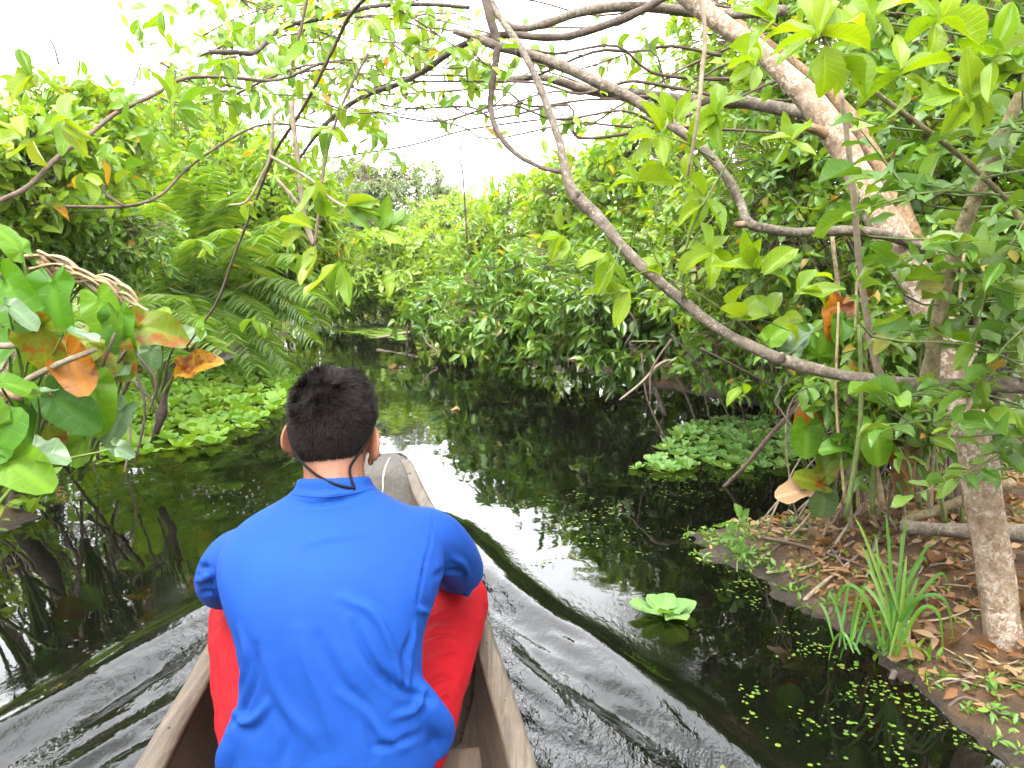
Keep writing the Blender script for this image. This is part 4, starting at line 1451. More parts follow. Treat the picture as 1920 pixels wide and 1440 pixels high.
# branches and sprays entering from the upper left, close to the eye
hang = thing('overhanging_branch', 'leafy branch reaching in over the water above the left bank', 'branch', P(-60, 420, 1.7))
for xy, d0, d1, w0, w1, mt in (
        ([(-60, 400), (0, 376), (53, 350), (110, 293), (167, 253), (217, 213), (290, 177), (347, 147), (430, 145), (520, 150), (600, 120), (660, 112)], 1.7, 2.4, 10, 5, 'twig'),
        ([(393, 97), (440, 98), (480, 97), (533, 50), (633, 30), (700, 12), (800, 8), (880, 14)], 2.2, 2.6, 10, 7, 'bark_dark'),
        ([(690, -10), (655, 30), (640, 60), (593, 157), (555, 225), (517, 283), (483, 367), (443, 470), (410, 560), (385, 600), (350, 650)], 2.0, 3.0, 7, 4, 'twig'),
        ([(577, -10), (565, 50), (550, 110), (545, 140)], 2.1, 2.1, 6, 4, 'twig'),
        ([(513, 200), (507, 290), (490, 330), (463, 377), (430, 385)], 2.2, 2.2, 6, 4, 'twig_pale'),
        ([(507, 293), (583, 337), (617, 370), (650, 390), (700, 420)], 2.2, 2.0, 6, 4, 'twig_pale'),
        ([(545, 190), (553, 260), (563, 350), (573, 417), (590, 460)], 2.3, 2.3, 9, 12, 'twig_pale'),
        ([(520, 337), (567, 393), (575, 430)], 2.3, 2.3, 7, 7, 'twig_pale'),
        ([(123, 387), (233, 387), (300, 367), (350, 317), (427, 263), (500, 233), (600, 240)], 2.0, 2.4, 6, 4, 'twig'),
        ([(195, 345), (200, 365), (233, 387)], 2.0, 2.0, 5, 5, 'twig'),
        ([(870, 250), (862, 290), (868, 330), (876, 455)], 2.8, 2.8, 2.5, 3.5, 'twig'),
        ([(110, 120), (100, 85), (80, 55), (60, 20)], 2.2, 2.2, 4, 2, 'twig'),
        ([(250, 160), (262, 125), (268, 105)], 2.2, 2.2, 3, 2, 'twig'),
        ([(590, 460), (600, 380), (610, 300), (640, 200), (690, 100)], 2.2, 2.4, 6, 5, 'twig')):
    limb_xy(hang, xy, d0, d1, w0, w1, mt, 'twig' if w0 < 9 else 'branch', 7, 5, .15)
LL = []
for a in [(130, 225, 1.6, 9, 92, 0, 360), (60, 150, 1.9, 4, 75, 100, 260), (330, 205, 1.8, 5, 80, -60, 120), (250, 190, 2.0, 5, 60, 0, 360), (530, 135, 1.9, 6, 82, 20, 200), (420, 110, 2.1, 5, 62, 180, 360), (690, 30, 1.9, 5, 66, 200, 360), (650, 20, 2.0, 4, 60, 90, 250),
          (620, 250, 2.1, 4, 60, 180, 330), (700, 250, 2.2, 5, 45, 180, 360), (590, 465, 2.0, 3, 92, 215, 275), (640, 490, 1.95, 4, 105, 225, 300), (735, 520, 2.0, 2, 55, 240, 290), (575, 425, 2.0, 3, 82, 150, 205), (650, 395, 2.0, 6, 92, -60, 60),
          (715, 435, 2.0, 5, 86, -60, 100), (380, 455, 2.3, 3, 42, 180, 350), (600, 340, 2.1, 3, 80, 230, 300), (290, 250, 2.0, 5, 50, 180, 360), (200, 290, 2.0, 5, 60, 0, 360), (150, 330, 1.9, 5, 60, 180, 360), (350, 290, 2.2, 5, 50, 180, 360), (60, 260, 1.8, 5, 80, 100, 300),
          (430, 180, 2.2, 5, 55, 180, 380), (270, 90, 2.0, 4, 50, 40, 200), (300, 20, 2.0, 4, 50, 160, 340), (470, 380, 2.3, 4, 45, 180, 360), (380, 600, 2.6, 3, 48, 200, 340), (480, 600, 2.6, 4, 45, 200, 340), (560, 330, 2.2, 4, 42, 0, 360), (240, 330, 2.0, 6, 52, 0, 360)]:
    a = list(a)
    a[4] *= .8
    LL += whorl_px(*a, asp=.40, face=.5, tilt=.35)
place_leaves(hang, cat_leaves(LL), 'ellip', 'leaf_bright', 300)

# ---------------------------------------------------------------- broad-leaved shrub at the right edge
rs = thing('shrub', 'broad-leaved green shrub filling the right edge in front of the spotted trunk', 'shrub', np.array([1.75, 2.0, .15]))
LL = []
tw = Geo()
for k in range(72):
    x, y = rng.uniform(1560, 1990), rng.uniform(90, 930)
    if y > 640 and x < 1640:
        x = rng.uniform(1700, 1950)
    if 1560 < x < 1720 and y < 480 and rng.random() < .5:
        x += 200
    d = rng.uniform(1.45, 2.0) if y < 560 else rng.uniform(1.6, 1.95)
    c = P(x, y, d)
    dirv = nrm(np.array([rng.normal(-.7, .45), rng.normal(-.25, .3), rng.normal(.0, .35)]))
    ln = .078 * rng.uniform(.7, 1.2)
    mm = int(rng.integers(6, 10))
    LL.append(clusters(c, dirv, mm, ln, .44, 1.0, .12, 'alt', .12, 1.0, .36, .2))
    s = c - dirv * ln * .36 * mm
    e = np.array([1.62 + .1 * rng.normal(), 1.98, s[2] - rng.uniform(.02, .2)])
    if e[0] < s[0] + .05:
        e[0] = s[0] + .1
    tube(tw, [e, s * .5 + e * .5 + np.array([0, 0, .04]), s, c], [.0035, .003, .0025, .0012], 5, 3)
tw.build('twigs', MT['twig_green'], rs, kind='stuff')
for k in range(5):
    x = 1.5 + .14 * k
    g = Geo()
    tube(g, [(x + .2, 2.0 + .05 * k, 0), (x + .12, 1.95, .6), (x + .05, 1.85 + .03 * k, 1.2), (x - .1, 1.8, 1.7)], [.013, .011, .008, .004], 7, 4, .1)
    g.build('stem', MT['bark_green'], rs)
place_leaves(rs, cat_leaves(LL), 'ellip', 'leaf_mid', 300)
top = thing('sapling', 'sapling with large yellow-green leaves hanging at the top right', 'sapling', np.array([1.35, 1.7, .15]))
g = Geo()
tube(g, [(1.38, 1.75, .05), (1.3, 1.72, .6), (1.12, 1.65, 1.2), P(1600, 140, 1.6), P(1540, 60, 1.5), P(1520, -30, 1.45)], [.009, .008, .0065, .005, .004, .0025], 7, 5, .15)
g.build('stem', MT['bark_green'], top)
LL = []
for a in [(1530, 60, 1.45, 7, 135, -20, 240), (1450, 40, 1.5, 4, 100, 60, 220), (1560, 100, 1.5, 3, 105, -100, -20), (1690, 140, 1.5, 6, 105, 0, 360), (1810, 180, 1.5, 8, 100, 0, 360), (1860, 110, 1.5, 6, 105, 0, 360), (1640, 30, 1.55, 5, 100, 0, 360), (1760, 40, 1.55, 6, 100, 0, 360)]:
    a = list(a)
    a[4] *= .85
    LL += whorl_px(*a, asp=.40, face=.5, tilt=.35)
LL.append(img_leaf(1545, 85, 1.45, -80, 100, .62, .1, .9))
place_leaves(top, cat_leaves(LL), 'ellip', 'leaf_yellow', 300)

# ---------------------------------------------------------------- shrubs and trees, near to far
def bank_base(px, d, off=.35, side=1):
    y = d
    x = (px - 960) / FPX * d
    e = np.interp(y, RB_Y, RB_X) if side > 0 else np.interp(y, LB_Y, LB_X)
    x = max(x, e + off) if side > 0 else min(x, e - off)
    return np.array([x, y, float(ground_h(np.array([x]), np.array([y]))[0])])


RGRP, LGRP = 'shrubs crowding the right bank', 'shrubs crowding the left bank'
SH = [
    # name, label, cat, side, base px, base d, blobs, K, kwargs
    ('shrub', 'dark glossy shrub drooping to the water where the right bank bends, nearest the bow', 'shrub', 1, 1050, 7.8, [blob(1040, 575, 7.6, 140, 105, .9), blob(945, 590, 8.2, 100, 85, .8)], 1050, dict(mat='leaf_mid', shape='lance', ln=.13, asp=.34, m=7, n_ind=300, stems=8, stem_r=.022, spread=1.15, droop=.35)),
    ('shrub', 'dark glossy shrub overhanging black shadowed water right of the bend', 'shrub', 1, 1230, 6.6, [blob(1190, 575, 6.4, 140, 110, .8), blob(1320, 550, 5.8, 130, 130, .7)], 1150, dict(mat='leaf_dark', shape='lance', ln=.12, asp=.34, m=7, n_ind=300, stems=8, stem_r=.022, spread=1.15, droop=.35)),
    ('shrub', 'smaller leafy shrub at the water where the channel narrows', 'shrub', 1, 840, 10.5, [blob(865, 580, 10.6, 90, 60, .9)], 300, dict(mat='leaf_mid', shape='lance', ln=.17, asp=.36, m=7, n_ind=200, stems=5, droop=.3)),
    ('tree', 'bright broad-leaved tree above the dark overhanging shrubs', 'tree', 1, 1140, 11, [blob(1100, 420, 11, 130, 120, 1.1), blob(1200, 380, 10, 130, 150, 1.0)], 1000, dict(mat='leaf_bright', shape='ellip', ln=.155, asp=.45, m=6, n_ind=250, stems=7, stem_r=.035)),
    ('tree', 'light green tree with loose crown beside the central sky gap', 'tree', 1, 1010, 14, [blob(1000, 420, 14, 90, 105, 1.3), blob(930, 460, 14.5, 100, 85, 1.2)], 800, dict(mat='leaf_bright', shape='lance', ln=.16, asp=.36, m=7, n_ind=150, stems=6, stem_r=.03)),
    ('shrub', 'tangled small-leaved shrub behind the sagging limb', 'shrub', 1, 1400, 4.4, [blob(1380, 470, 4.4, 150, 170, .6), blob(1330, 330, 4.8, 130, 140, .6)], 620, dict(mat='leaf_bright', shape='ovate', ln=.07, asp=.48, m=6, n_ind=300, stems=12, stem_r=.014, twr=.0025)),
    ('shrub', 'leafy shrub between the elbowed limb and the spotted trunk', 'shrub', 1, 1560, 3.7, [blob(1530, 420, 3.6, 150, 200, .5), blob(1500, 250, 3.8, 130, 140, .5)], 560, dict(mat='leaf_mid', shape='ellip', ln=.065, asp=.5, m=6, n_ind=300, stems=12, stem_r=.012, twr=.0025)),
    ('shrub', 'dense shrub behind the spotted trunk at the right edge', 'shrub', 1, 1830, 3.0, [blob(1820, 420, 2.9, 170, 250, .45), blob(1860, 180, 3.0, 180, 200, .5)], 620, dict(mat='leaf_mid', shape='ellip', ln=.07, asp=.5, m=6, n_ind=300, stems=9, stem_r=.014, twr=.0025)),
    ('tree', 'tall bright tree crowning the top right corner behind all branches', 'tree', 1, 1650, 5.2, [blob(1600, 120, 5, 260, 170, .8), blob(1820, 60, 4.6, 220, 190, .7), blob(1420, 90, 5.4, 170, 130, .7)], 1100, dict(mat='leaf_bright', shape='ellip', ln=.09, asp=.46, m=6, n_ind=300, stems=9, stem_r=.035)),
    ('shrub', 'low undergrowth shrub in the shade above the right floating bed', 'shrub', 1, 1480, 4.2, [blob(1430, 670, 4.3, 130, 85, .35)], 330, dict(mat='leaf_mid', shape='ovate', ln=.07, asp=.45, m=5, n_ind=120, stems=14, stem_r=.008, stem_mat='twig_pale')),
    ('shrub', 'thin-stemmed undergrowth between the trunk and the mud', 'shrub', 1, 1640, 2.9, [blob(1650, 720, 2.7, 120, 150, .3)], 230, dict(mat='leaf_mid', shape='ovate', ln=.075, asp=.5, m=4, n_ind=200, stems=22, stem_r=.006, stem_mat='twig_pale', twr=.002)),
    ('shrub', 'deep green backing shrub filling the gloom right of the bay', 'shrub', 1, 1500, 6.5, [blob(1450, 520, 6.3, 200, 190, .8), blob(1700, 500, 5.6, 220, 260, .8)], 800, dict(mat='leaf_mid', shape='ellip', ln=.12, asp=.42, m=7, n_ind=100, stems=10, stem_r=.02)),
    ('shrub', 'dark low shrub added at the back of the right bay to block reflected sky', 'shrub', 1, 1250, 9.0, [blob(1220, 560, 8.8, 150, 95, .6)], 420, dict(mat='leaf_dark', shape='ellip', ln=.14, asp=.42, m=7, stems=8)),  # put in so the bay water does not mirror open sky
    ('shrub', 'dark low shrub added right of the bay behind the canes to block reflected sky', 'shrub', 1, 1500, 7.6, [blob(1470, 590, 7.4, 190, 130, .6)], 460, dict(mat='leaf_dark', shape='ellip', ln=.13, asp=.42, m=7, stems=8)),  # second backing shrub, added against the same sky reflection
    # far end
    ('tree', 'far tree with rounded crown below the sky gap, haze tinted into its grey-green leaves', 'tree', 1, 740, 22, [blob(745, 400, 22, 110, 80, 1.8), blob(665, 380, 22.5, 60, 65, 1.4)], 3000, dict(mat='leaf_far', shape='ellip', ln=.11, asp=.45, m=7, stems=7, stem_r=.06, twr=.006)),
    ('tree', 'far lime-green tree right of the haze-tinted grey one', 'tree', 1, 850, 18, [blob(850, 440, 18, 90, 65, 1.5)], 1400, dict(mat='leaf_farlime', shape='ellip', ln=.11, asp=.45, m=7, stems=6, stem_r=.05, twr=.005)),
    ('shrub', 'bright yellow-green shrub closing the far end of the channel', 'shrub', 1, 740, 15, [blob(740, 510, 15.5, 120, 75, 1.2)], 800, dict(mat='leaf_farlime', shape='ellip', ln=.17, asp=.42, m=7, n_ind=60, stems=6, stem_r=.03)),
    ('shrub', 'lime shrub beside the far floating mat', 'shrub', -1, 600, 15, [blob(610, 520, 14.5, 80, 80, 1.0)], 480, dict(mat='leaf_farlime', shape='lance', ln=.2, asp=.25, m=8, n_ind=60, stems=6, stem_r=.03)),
    # left
    ('shrub', 'sunlit shrub high on the left bank behind the ferns', 'shrub', -1, 470, 9.5, [blob(480, 400, 9.2, 120, 120, 1.0), blob(560, 430, 10, 90, 110, .9)], 900, dict(mat='leaf_bright', shape='lance', ln=.155, asp=.3, m=8, n_ind=200, stems=7, stem_r=.025)),
    ('shrub', 'bright leafy shrub in the middle of the left bank', 'shrub', -1, 300, 9.6, [blob(280, 330, 9.4, 160, 130, .9), blob(400, 330, 10, 110, 110, .8)], 750, dict(mat='leaf_bright', shape='ellip', ln=.12, asp=.42, m=7, n_ind=300, stems=8, stem_r=.022)),
    ('shrub', 'light green shrub at the left edge beyond the elephant ears', 'shrub', -1, 60, 4.6, [blob(40, 340, 4.5, 130, 140, .6), blob(150, 250, 5.2, 110, 90, .5)], 560, dict(mat='leaf_bright', shape='ellip', ln=.10, asp=.42, m=7, n_ind=300, stems=8, stem_r=.018)),
    ('shrub', 'small-leaved dark shrub above the dry twisted fronds', 'shrub', -1, 170, 5.2, [blob(170, 460, 5.1, 140, 70, .5)], 420, dict(mat='leaf_mid', shape='ovate', ln=.07, asp=.45, m=6, n_ind=250, stems=12, stem_r=.01, twr=.003)),
    ('tree', 'tall leafy tree standing behind the left bank', 'tree', -1, 120, 8.5, [blob(100, 330, 9.4, 190, 130, 1.0), blob(330, 270, 11, 150, 100, 1.0)], 800, dict(mat='leaf_bright', shape='ellip', ln=.15, asp=.42, m=7, n_ind=100, stems=7, stem_r=.04)),
    ('shrub', 'dark backing shrub low on the left bank behind the fern', 'shrub', -1, 380, 8.6, [blob(380, 540, 9.6, 150, 90, .6), blob(180, 560, 8, 160, 80, .6)], 420, dict(mat='leaf_mid', shape='lance', ln=.15, asp=.35, m=7, n_ind=100, stems=7)),
]
for (nm, lab, cat, side, bpx, bd, blobs, K, kw) in SH:
    shrub(nm, lab, cat, bank_base(bpx, bd, .35, side), blobs, K, **kw)
# far wood closing the horizon, one mass
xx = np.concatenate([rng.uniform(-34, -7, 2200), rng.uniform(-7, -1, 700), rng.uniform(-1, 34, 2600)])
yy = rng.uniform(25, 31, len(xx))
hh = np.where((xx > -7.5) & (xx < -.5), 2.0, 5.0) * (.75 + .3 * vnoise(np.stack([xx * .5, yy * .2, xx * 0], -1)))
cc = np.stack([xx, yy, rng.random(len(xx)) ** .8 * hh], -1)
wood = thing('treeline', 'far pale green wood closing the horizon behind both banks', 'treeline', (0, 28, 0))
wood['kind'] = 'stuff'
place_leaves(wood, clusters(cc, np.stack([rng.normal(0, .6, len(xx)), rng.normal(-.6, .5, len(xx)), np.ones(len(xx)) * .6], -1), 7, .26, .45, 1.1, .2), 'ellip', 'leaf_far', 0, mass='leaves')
# unseen wood added behind the photographer to cut low sky light on the shirt
xx = np.concatenate([rng.uniform(-9, 9, 1500), rng.uniform(-9, -4, 500), rng.uniform(3.5, 9, 500)])
yy = np.concatenate([rng.uniform(-9, -6, 1500), rng.uniform(-6, 0, 1000)])
cc = np.stack([xx, yy, rng.random(len(xx)) ** .8 * 4.6], -1)
back = thing('treeline', 'unseen wood added behind the photographer to block low sky light', 'treeline', (0, -7, 0))
back['kind'] = 'stuff'
place_leaves(back, clusters(cc, np.stack([rng.normal(0, .6, len(xx)), rng.normal(.6, .5, len(xx)), np.ones(len(xx)) * .6], -1), 7, .24, .45, 1.1, .2), 'ellip', 'leaf_mid', 0, mass='leaves')
# tall trees mostly out of frame; right-hand ones added to shade and darken reflections
CAN = [
    ('tree', 'unseen tall tree added above the right bank for shading and reflection', [3.0, 2.6, .3], [((2.6, 2.6, 3.6), (1.3, 1.6, .8)), ((2.4, .4, 3.4), (1.1, 1.3, .8))], 420, 'leaf_mid'),
    ('tree', 'tall tree added over the right bay beyond the arching limb for shading', [3.4, 5.4, .3], [((2.7, 5.2, 3.9), (1.4, 1.5, 1.0)), ((3.6, 6.8, 3.2), (1.3, 1.2, 1.2))], 600, 'leaf_mid'),
    ('tree', 'tall tree added behind the right bay to block reflected sky', [4.6, 8.6, .3], [((4.2, 8.6, 3.4), (1.7, 1.0, 1.6)), ((2.6, 9.4, 2.6), (1.2, .9, 1.2))], 900, 'leaf_bright'),
    ('tree', 'tall tree on the left bank beside the photographer', [-4.0, 1.6, .3], [((-3.7, 1.6, 2.6), (.9, 1.4, 1.1)), ((-4.3, 3.4, 2.2), (.9, 1.2, 1.0))], 500, 'leaf_mid'),
]
for nm, lab, b, bl, K, mt in CAN:
    shrub(nm, lab, 'tree', np.array(b), [(np.array(c), np.array(r)) for c, r in bl], K, mat=mt, ln=.13, asp=.45, m=7, stems=6, stem_r=.05, front=-1.1, stem_mat='bark_brown')
# ---------------------------------------------------------------- elephant-ear plants
HEARTS = [heart_tpl(5, 26, .10, .05, .36, 1), heart_tpl(5, 26, .22, .09, .30, 2), heart_tpl(5, 26, -.08, .07, .38, 3), heart_tpl(5, 26, .15, .12, .34, 4)]
_hm = {}


def heart_mesh(i, mat):
    if (i, mat) not in _hm:
        V, F, uv = HEARTS[i]
        _hm[(i, mat)] = Geo().add(V, F, var=i * .23, uv=uv).mesh('leaf', MT[mat])
    return _hm[(i, mat)]


def place_obj(name, me, root, pos, T, Nn, sx, sy, sz=None):
    T, Nn, B = frame_NB(np.asarray(T, float)[None], np.asarray(Nn, float)[None])
    T, Nn, B = T[0] * sy, Nn[0] * (sz or sy), B[0] * sx
    o = bpy.data.objects.new(name, me)
    COL.objects.link(o)
    loc = Vector((0, 0, 0))
    if root is not None:
        o.parent = root
        loc = Vector(root.location)
    o.matrix_basis = Matrix(((B[0], T[0], Nn[0], pos[0] - loc[0]), (B[1], T[1], Nn[1], pos[1] - loc[1]), (B[2], T[2], Nn[2], pos[2] - loc[2]), (0, 0, 0, 1)))
    return o


def taro(label, base, leaves, stem_top=.12, stem=False):
    base = np.asarray(base, float)
    root = thing('elephant_ear_plant', label, 'plant', base)
    if stem:
        g = Geo()
        tube(g, [base - ZUP * .04, base + np.array([.01, 0, stem_top * .5]), base + np.array([-.01, .01, stem_top])], [.03, .028, .02], 9, 4, .15)
        g.build('stem', MT['bark_dark'], root)
    for (x, y, d, ang, L, mat, face) in leaves:
        a = math.radians(ang)
        T = RT * math.cos(a) + UPV * math.sin(a) + FW * rng.normal(-.15, .25)
        Nn = ZUP * (1 - face) * 1.2 - FW * face + rng.normal(0, .16, 3)
        p = P(x, y, d)
        s = M(L, d) * rng.uniform(.95, 1.08)
        place_obj('leaf', heart_mesh(int(rng.integers(4)), mat), root, p, T, Nn, s * rng.uniform(.9, 1.12), s)
        q = base + np.array([0, 0, stem_top * .9])
        g = Geo()
        mid = .5 * q + .5 * p + np.array([rng.normal(0, .03), .05, .07])
        tube(g, [q, mid, p - nrm(Nn) * .01], [.010, .007, .004], 7, 5)
        g.build('stalk', MT['stem_taro'], root)
    return root


taro('elephant-ear plant with browned and orange leaves at the left edge', P(30, 930, 3.15) * np.array([1, 1, 0]) + ZUP * .08, [
    (100, 528, 3.0, -85, 92, 'taro', .85), (10, 530, 2.9, -60, 95, 'taro', .6), (70, 612, 2.9, -80, 92, 'taro_old', .7), (15, 575, 2.8, -30, 62, 'taro_grey', .4), (130, 668, 2.95, -55, 84, 'taro_orange', .7),
    (118, 622, 2.85, 0, 66, 'taro_grey', .15), (0, 718, 2.8, -10, 66, 'taro', .5), (70, 740, 2.8, 20, 40, 'taro_grey', .3), (40, 470, 3.1, 120, 60, 'taro', .5), (30, 640, 3.0, 200, 70, 'taro', .6), (60, 690, 3.1, -100, 80, 'taro', .5), (20, 780, 3.0, -60, 80, 'taro', .4), (90, 800, 3.2, -80, 70, 'taro_old', .4), (160, 820, 3.3, -100, 60, 'taro', .3)])
taro('elephant-ear plant with broad green and grey leaves beside the left floating bed', P(150, 900, 3.5) * np.array([1, 1, 0]) + ZUP * .04, [
    (185, 562, 3.3, -70, 78, 'taro', .7), (222, 590, 3.3, -85, 84, 'taro', .6), (235, 682, 3.3, 195, 92, 'taro_grey', .5), (100, 742, 3.0, -35, 104, 'taro', .7), (172, 720, 3.1, -80, 92, 'taro', .2), (232, 768, 3.2, -120, 74, 'taro_grey', .6),
    (262, 612, 3.4, -15, 84, 'taro_old', .6), (160, 640, 3.2, -130, 80, 'taro_old', .6), (200, 640, 3.3, -60, 80, 'taro_old', .6)])
taro('elephant-ear plant on a brown stem standing in the left floating bed', P(300, 805, 4.2) * np.array([1, 1, 0]) + ZUP * .02, [
    (290, 608, 4.0, 50, 42, 'leaf_yellow', .6), (330, 640, 4.0, 15, 66, 'taro_grey', .5), (348, 692, 4.0, 18, 72, 'leaf_orange', .5), (283, 655, 4.0, -90, 42, 'taro_grey', .7), (255, 660, 4.1, 160, 60, 'taro_old', .5), (300, 630, 4.1, 0, 60, 'taro_old', .5)], .42, False)
g = Geo()
tube(g, *pix([(292, 812, 4.2, 15), (305, 775, 4.2, 18), (308, 745, 4.2, 12), (316, 715, 4.2, 12), (313, 688, 4.2, 8)]), 9, 4, .2)
tr = g.build('fallen_stem', MT['bark_dark'])
tag(tr, 'knobbly brown plant stem rising out of the left floating bed', 'stem')
tr.name = 'plant_stem'
taro('elephant-ear plant with large bright leaves low in the left corner of the bank', P(-60, 960, 2.75) * np.array([1, 1, 0]) + ZUP * .04, [
    (15, 862, 2.6, -30, 96, 'taro', .6), (0, 838, 2.6, 65, 78, 'taro', .8), (62, 846, 2.7, -5, 78, 'taro_grey', .25), (215, 838, 2.9, -25, 40, 'taro_grey', .3), (-10, 800, 2.6, 100, 70, 'taro', .6)], .08, False)
taro('elephant-ear plant with one torn orange leaf under the sagging limb', W(1600, 985, .08), [
    (1575, 572, 2.75, -100, 66, 'taro_orange', .7), (1582, 600, 2.72, -120, 50, 'taro', .5), (1488, 660, 2.8, 65, 62, 'taro_grey', .5), (1535, 668, 2.75, 78, 62, 'taro', .7), (1640, 800, 2.45, -88, 72, 'taro', .7), (1600, 843, 2.55, 170, 56, 'taro', .5), (1440, 640, 2.8, 40, 50, 'taro', .5)], .06, False)
taro('small yellowing elephant-ear plant at the tip of the mud spit', W(1545, 985, .06), [
    (1545, 925, 2.75, -90, 55, 'taro_grey', .6), (1538, 908, 2.75, 160, 56, 'taro_old', .5), (1548, 892, 2.75, 70, 48, 'taro_old', .5), (1520, 775, 2.8, -95, 58, 'taro_orange', .6), (1512, 800, 2.75, -92, 62, 'taro', .4), (1660, 840, 2.6, -45, 70, 'leaf_orange', .3), (1690, 850, 2.6, -80, 70, 'dead', .4), (1505, 920, 2.75, 190, 50, 'dead', .4)], .05, False)

# ---------------------------------------------------------------- feather-leaved ferns over the left water
def frond(root, base, tip, rise, n=26, ll=.2, w=.022, mat='fern', droop=.35):
    base, tip = np.asarray(base), np.asarray(tip)
    mid = base * .45 + tip * .55 + ZUP * rise
    c = catmull(np.array([base, base * .7 + mid * .3 + ZUP * rise * .4, mid, mid * .4 + tip * .6 + ZUP * rise * .18, tip]), 8)
    g = Geo()
    t = np.linspace(0, 1, len(c))
    tube(g, c, np.interp(t, [0, 1], [.008, .002]), 5, 1)
    dl = nrm(np.gradient(c, axis=0))
    V0, F0, uv0 = leaf_tpl('strap', 5, 3, .12, .25)
    for k in range(n):
        f = .22 + .78 * (k + .5) / n
        i = f * (len(c) - 1)
        i0 = int(i)
        p = c[i0] + (c[min(i0 + 1, len(c) - 1)] - c[i0]) * (i - i0)
        d = dl[i0]
        side = nrm(np.cross(d, ZUP))
        L = ll * (.35 + .75 * math.sin(math.pi * min(1, .12 + f * .82)) ** .7) * rng.uniform(.85, 1.1)
        for sd in (-1, 1):
            T = nrm(side * sd + d * .55 - ZUP * droop * rng.uniform(.5, 1.3) + rng.normal(0, .07, 3))
            Nn = ZUP * .9 + rng.normal(0, .25, 3)
            T_, N_, B_ = frame_NB(T[None], Nn[None])
            vv = p + V0[:, 0:1] * B_ * w + V0[:, 1:2] * T_ * L + V0[:, 2:3] * N_ * L * .6
            g.add(vv, [F0], var=rng.random(), uv=uv0)
    return g.build('frond', MT[mat], root)


def fern(label, base, tips, **kw):
    root = thing('fern', label, 'fern', base)
    for tp, rise in tips:
        frond(root, np.asarray(base) + np.array([rng.normal(0, .08), rng.normal(0, .08), 0]), tp, rise, **kw)
    return root


def lb(px, py):
    w = W(px, py)
    return np.array([w[0], w[1], max(.05, float(ground_h(w[0:1], w[1:2])[0]))])


fern('feathery fern drooping right over the water behind the left floating bed', lb(330, 690), [(P(590, 640, 7.6), .55), (P(575, 600, 7.8), .6), (P(560, 555, 8), .6), (P(480, 690, 7.0), .5), (P(520, 660, 7.2), .5), (P(545, 690, 7.3), .4), (P(440, 640, 6.8), .5), (P(380, 620, 6.6), .5), (P(250, 620, 7.0), .5), (P(540, 500, 8.3), .6), (P(590, 520, 8.6), .6), (P(500, 600, 7.2), .5)], n=42, ll=.28, w=.022, droop=.3)
fern('tall bright fern standing upright high on the left bank', lb(360, 680), [(P(x, y, d), r) for x, y, d, r in ((240, 320, 6.8, .2), (320, 285, 7, .2), (400, 310, 7, .25), (470, 350, 7, .3), (540, 410, 7, .35), (290, 380, 6.4, .3), (440, 430, 6.4, .4), (560, 480, 7, .4), (210, 400, 6.6, .3), (370, 450, 6.2, .4), (350, 340, 7.2, .2), (500, 440, 6.4, .35), (430, 370, 7.2, .2), (260, 470, 6.2, .3), (600, 560, 7, .5))], n=44, ll=.28, w=.023, droop=.5)
fern('low fern leaning towards the elephant ears', lb(200, 730), [(P(330, 560, 5.4), .3), (P(380, 600, 5.6), .3), (P(300, 640, 5.2), .3), (P(200, 590, 5.4), .3), (P(420, 660, 5.6), .3), (P(130, 620, 5.4), .3), (P(360, 690, 5.4), .25)], n=26, ll=.22, w=.024, droop=.3)
fern('far fern beside the narrows of the channel', lb(500, 640), [(P(600, 440, 11), .4), (P(560, 430, 11), .3), (P(640, 520, 11), .5), (P(620, 580, 11), .5), (P(520, 480, 11), .3), (P(600, 610, 10.6), .4)], n=24, ll=.36, w=.04, droop=.5)

# heap of dry twisted fronds
dry = thing('dry_frond', 'dry tan fronds twisted together like rope on the left bank', 'dry frond', P(110, 560, 3.9))
for k in range(10):
    j = rng.normal(0, 1, 2)
    xy = [(20, 480), (70, 492), (115, 505), (160, 520), (200, 538), (235, 560), (262, 578)]
    ph = rng.uniform(0, 6)
    n0 = rng.integers(0, 3)
    q = [P(x + 12 * math.cos(ph + i * 2.1) + 6 * j[0], y + 16 * math.sin(ph + i * 2.1) + 6 * j[1], 3.8 + .03 * math.sin(ph + 2 * i)) for i, (x, y) in enumerate(xy)][n0:]
    g = Geo()
    tube(g, q, np.linspace(.028, .012, len(q)) * rng.uniform(.6, 1.25), 7, 7, .35, k, .38)
    g.build('strip', MT['dry'], dry)

# trunks and sticks on the left
def stick(label, lst, mat, name='stick', cat='stick', sides=8, rough=.2, group=None):
    pts, rad = pix(lst)
    g = Geo()
    tube(g, pts, rad, sides, 5, rough, len(label))
    o = g.build(name, MT[mat])
    return tag(o, label, cat, group)


stick('dark leaning stump at the left edge between the elephant ears', [(20, 960, 3.5, 44), (42, 900, 3.5, 38), (72, 830, 3.5, 32), (88, 745, 3.5, 22)], 'bark_dark', 'stump', 'stump')
stick('pale curved stick rising past the orange elephant-ear leaf', [(30, 745, 3.0, 16), (50, 715, 2.95, 14), (90, 692, 2.9, 12), (135, 672, 2.85, 11), (180, 655, 2.85, 9)], 'twig_pale')
stick('short pale stick poking in at the left edge above the stump', [(-40, 640, 2.9, 14), (0, 648, 2.9, 13), (40, 646, 2.9, 11)], 'twig_pale')
stick('brown broken stick below the pale one at the left edge', [(-40, 720, 2.95, 16), (0, 732, 2.95, 15), (40, 748, 2.95, 13)], 'bark_brown')
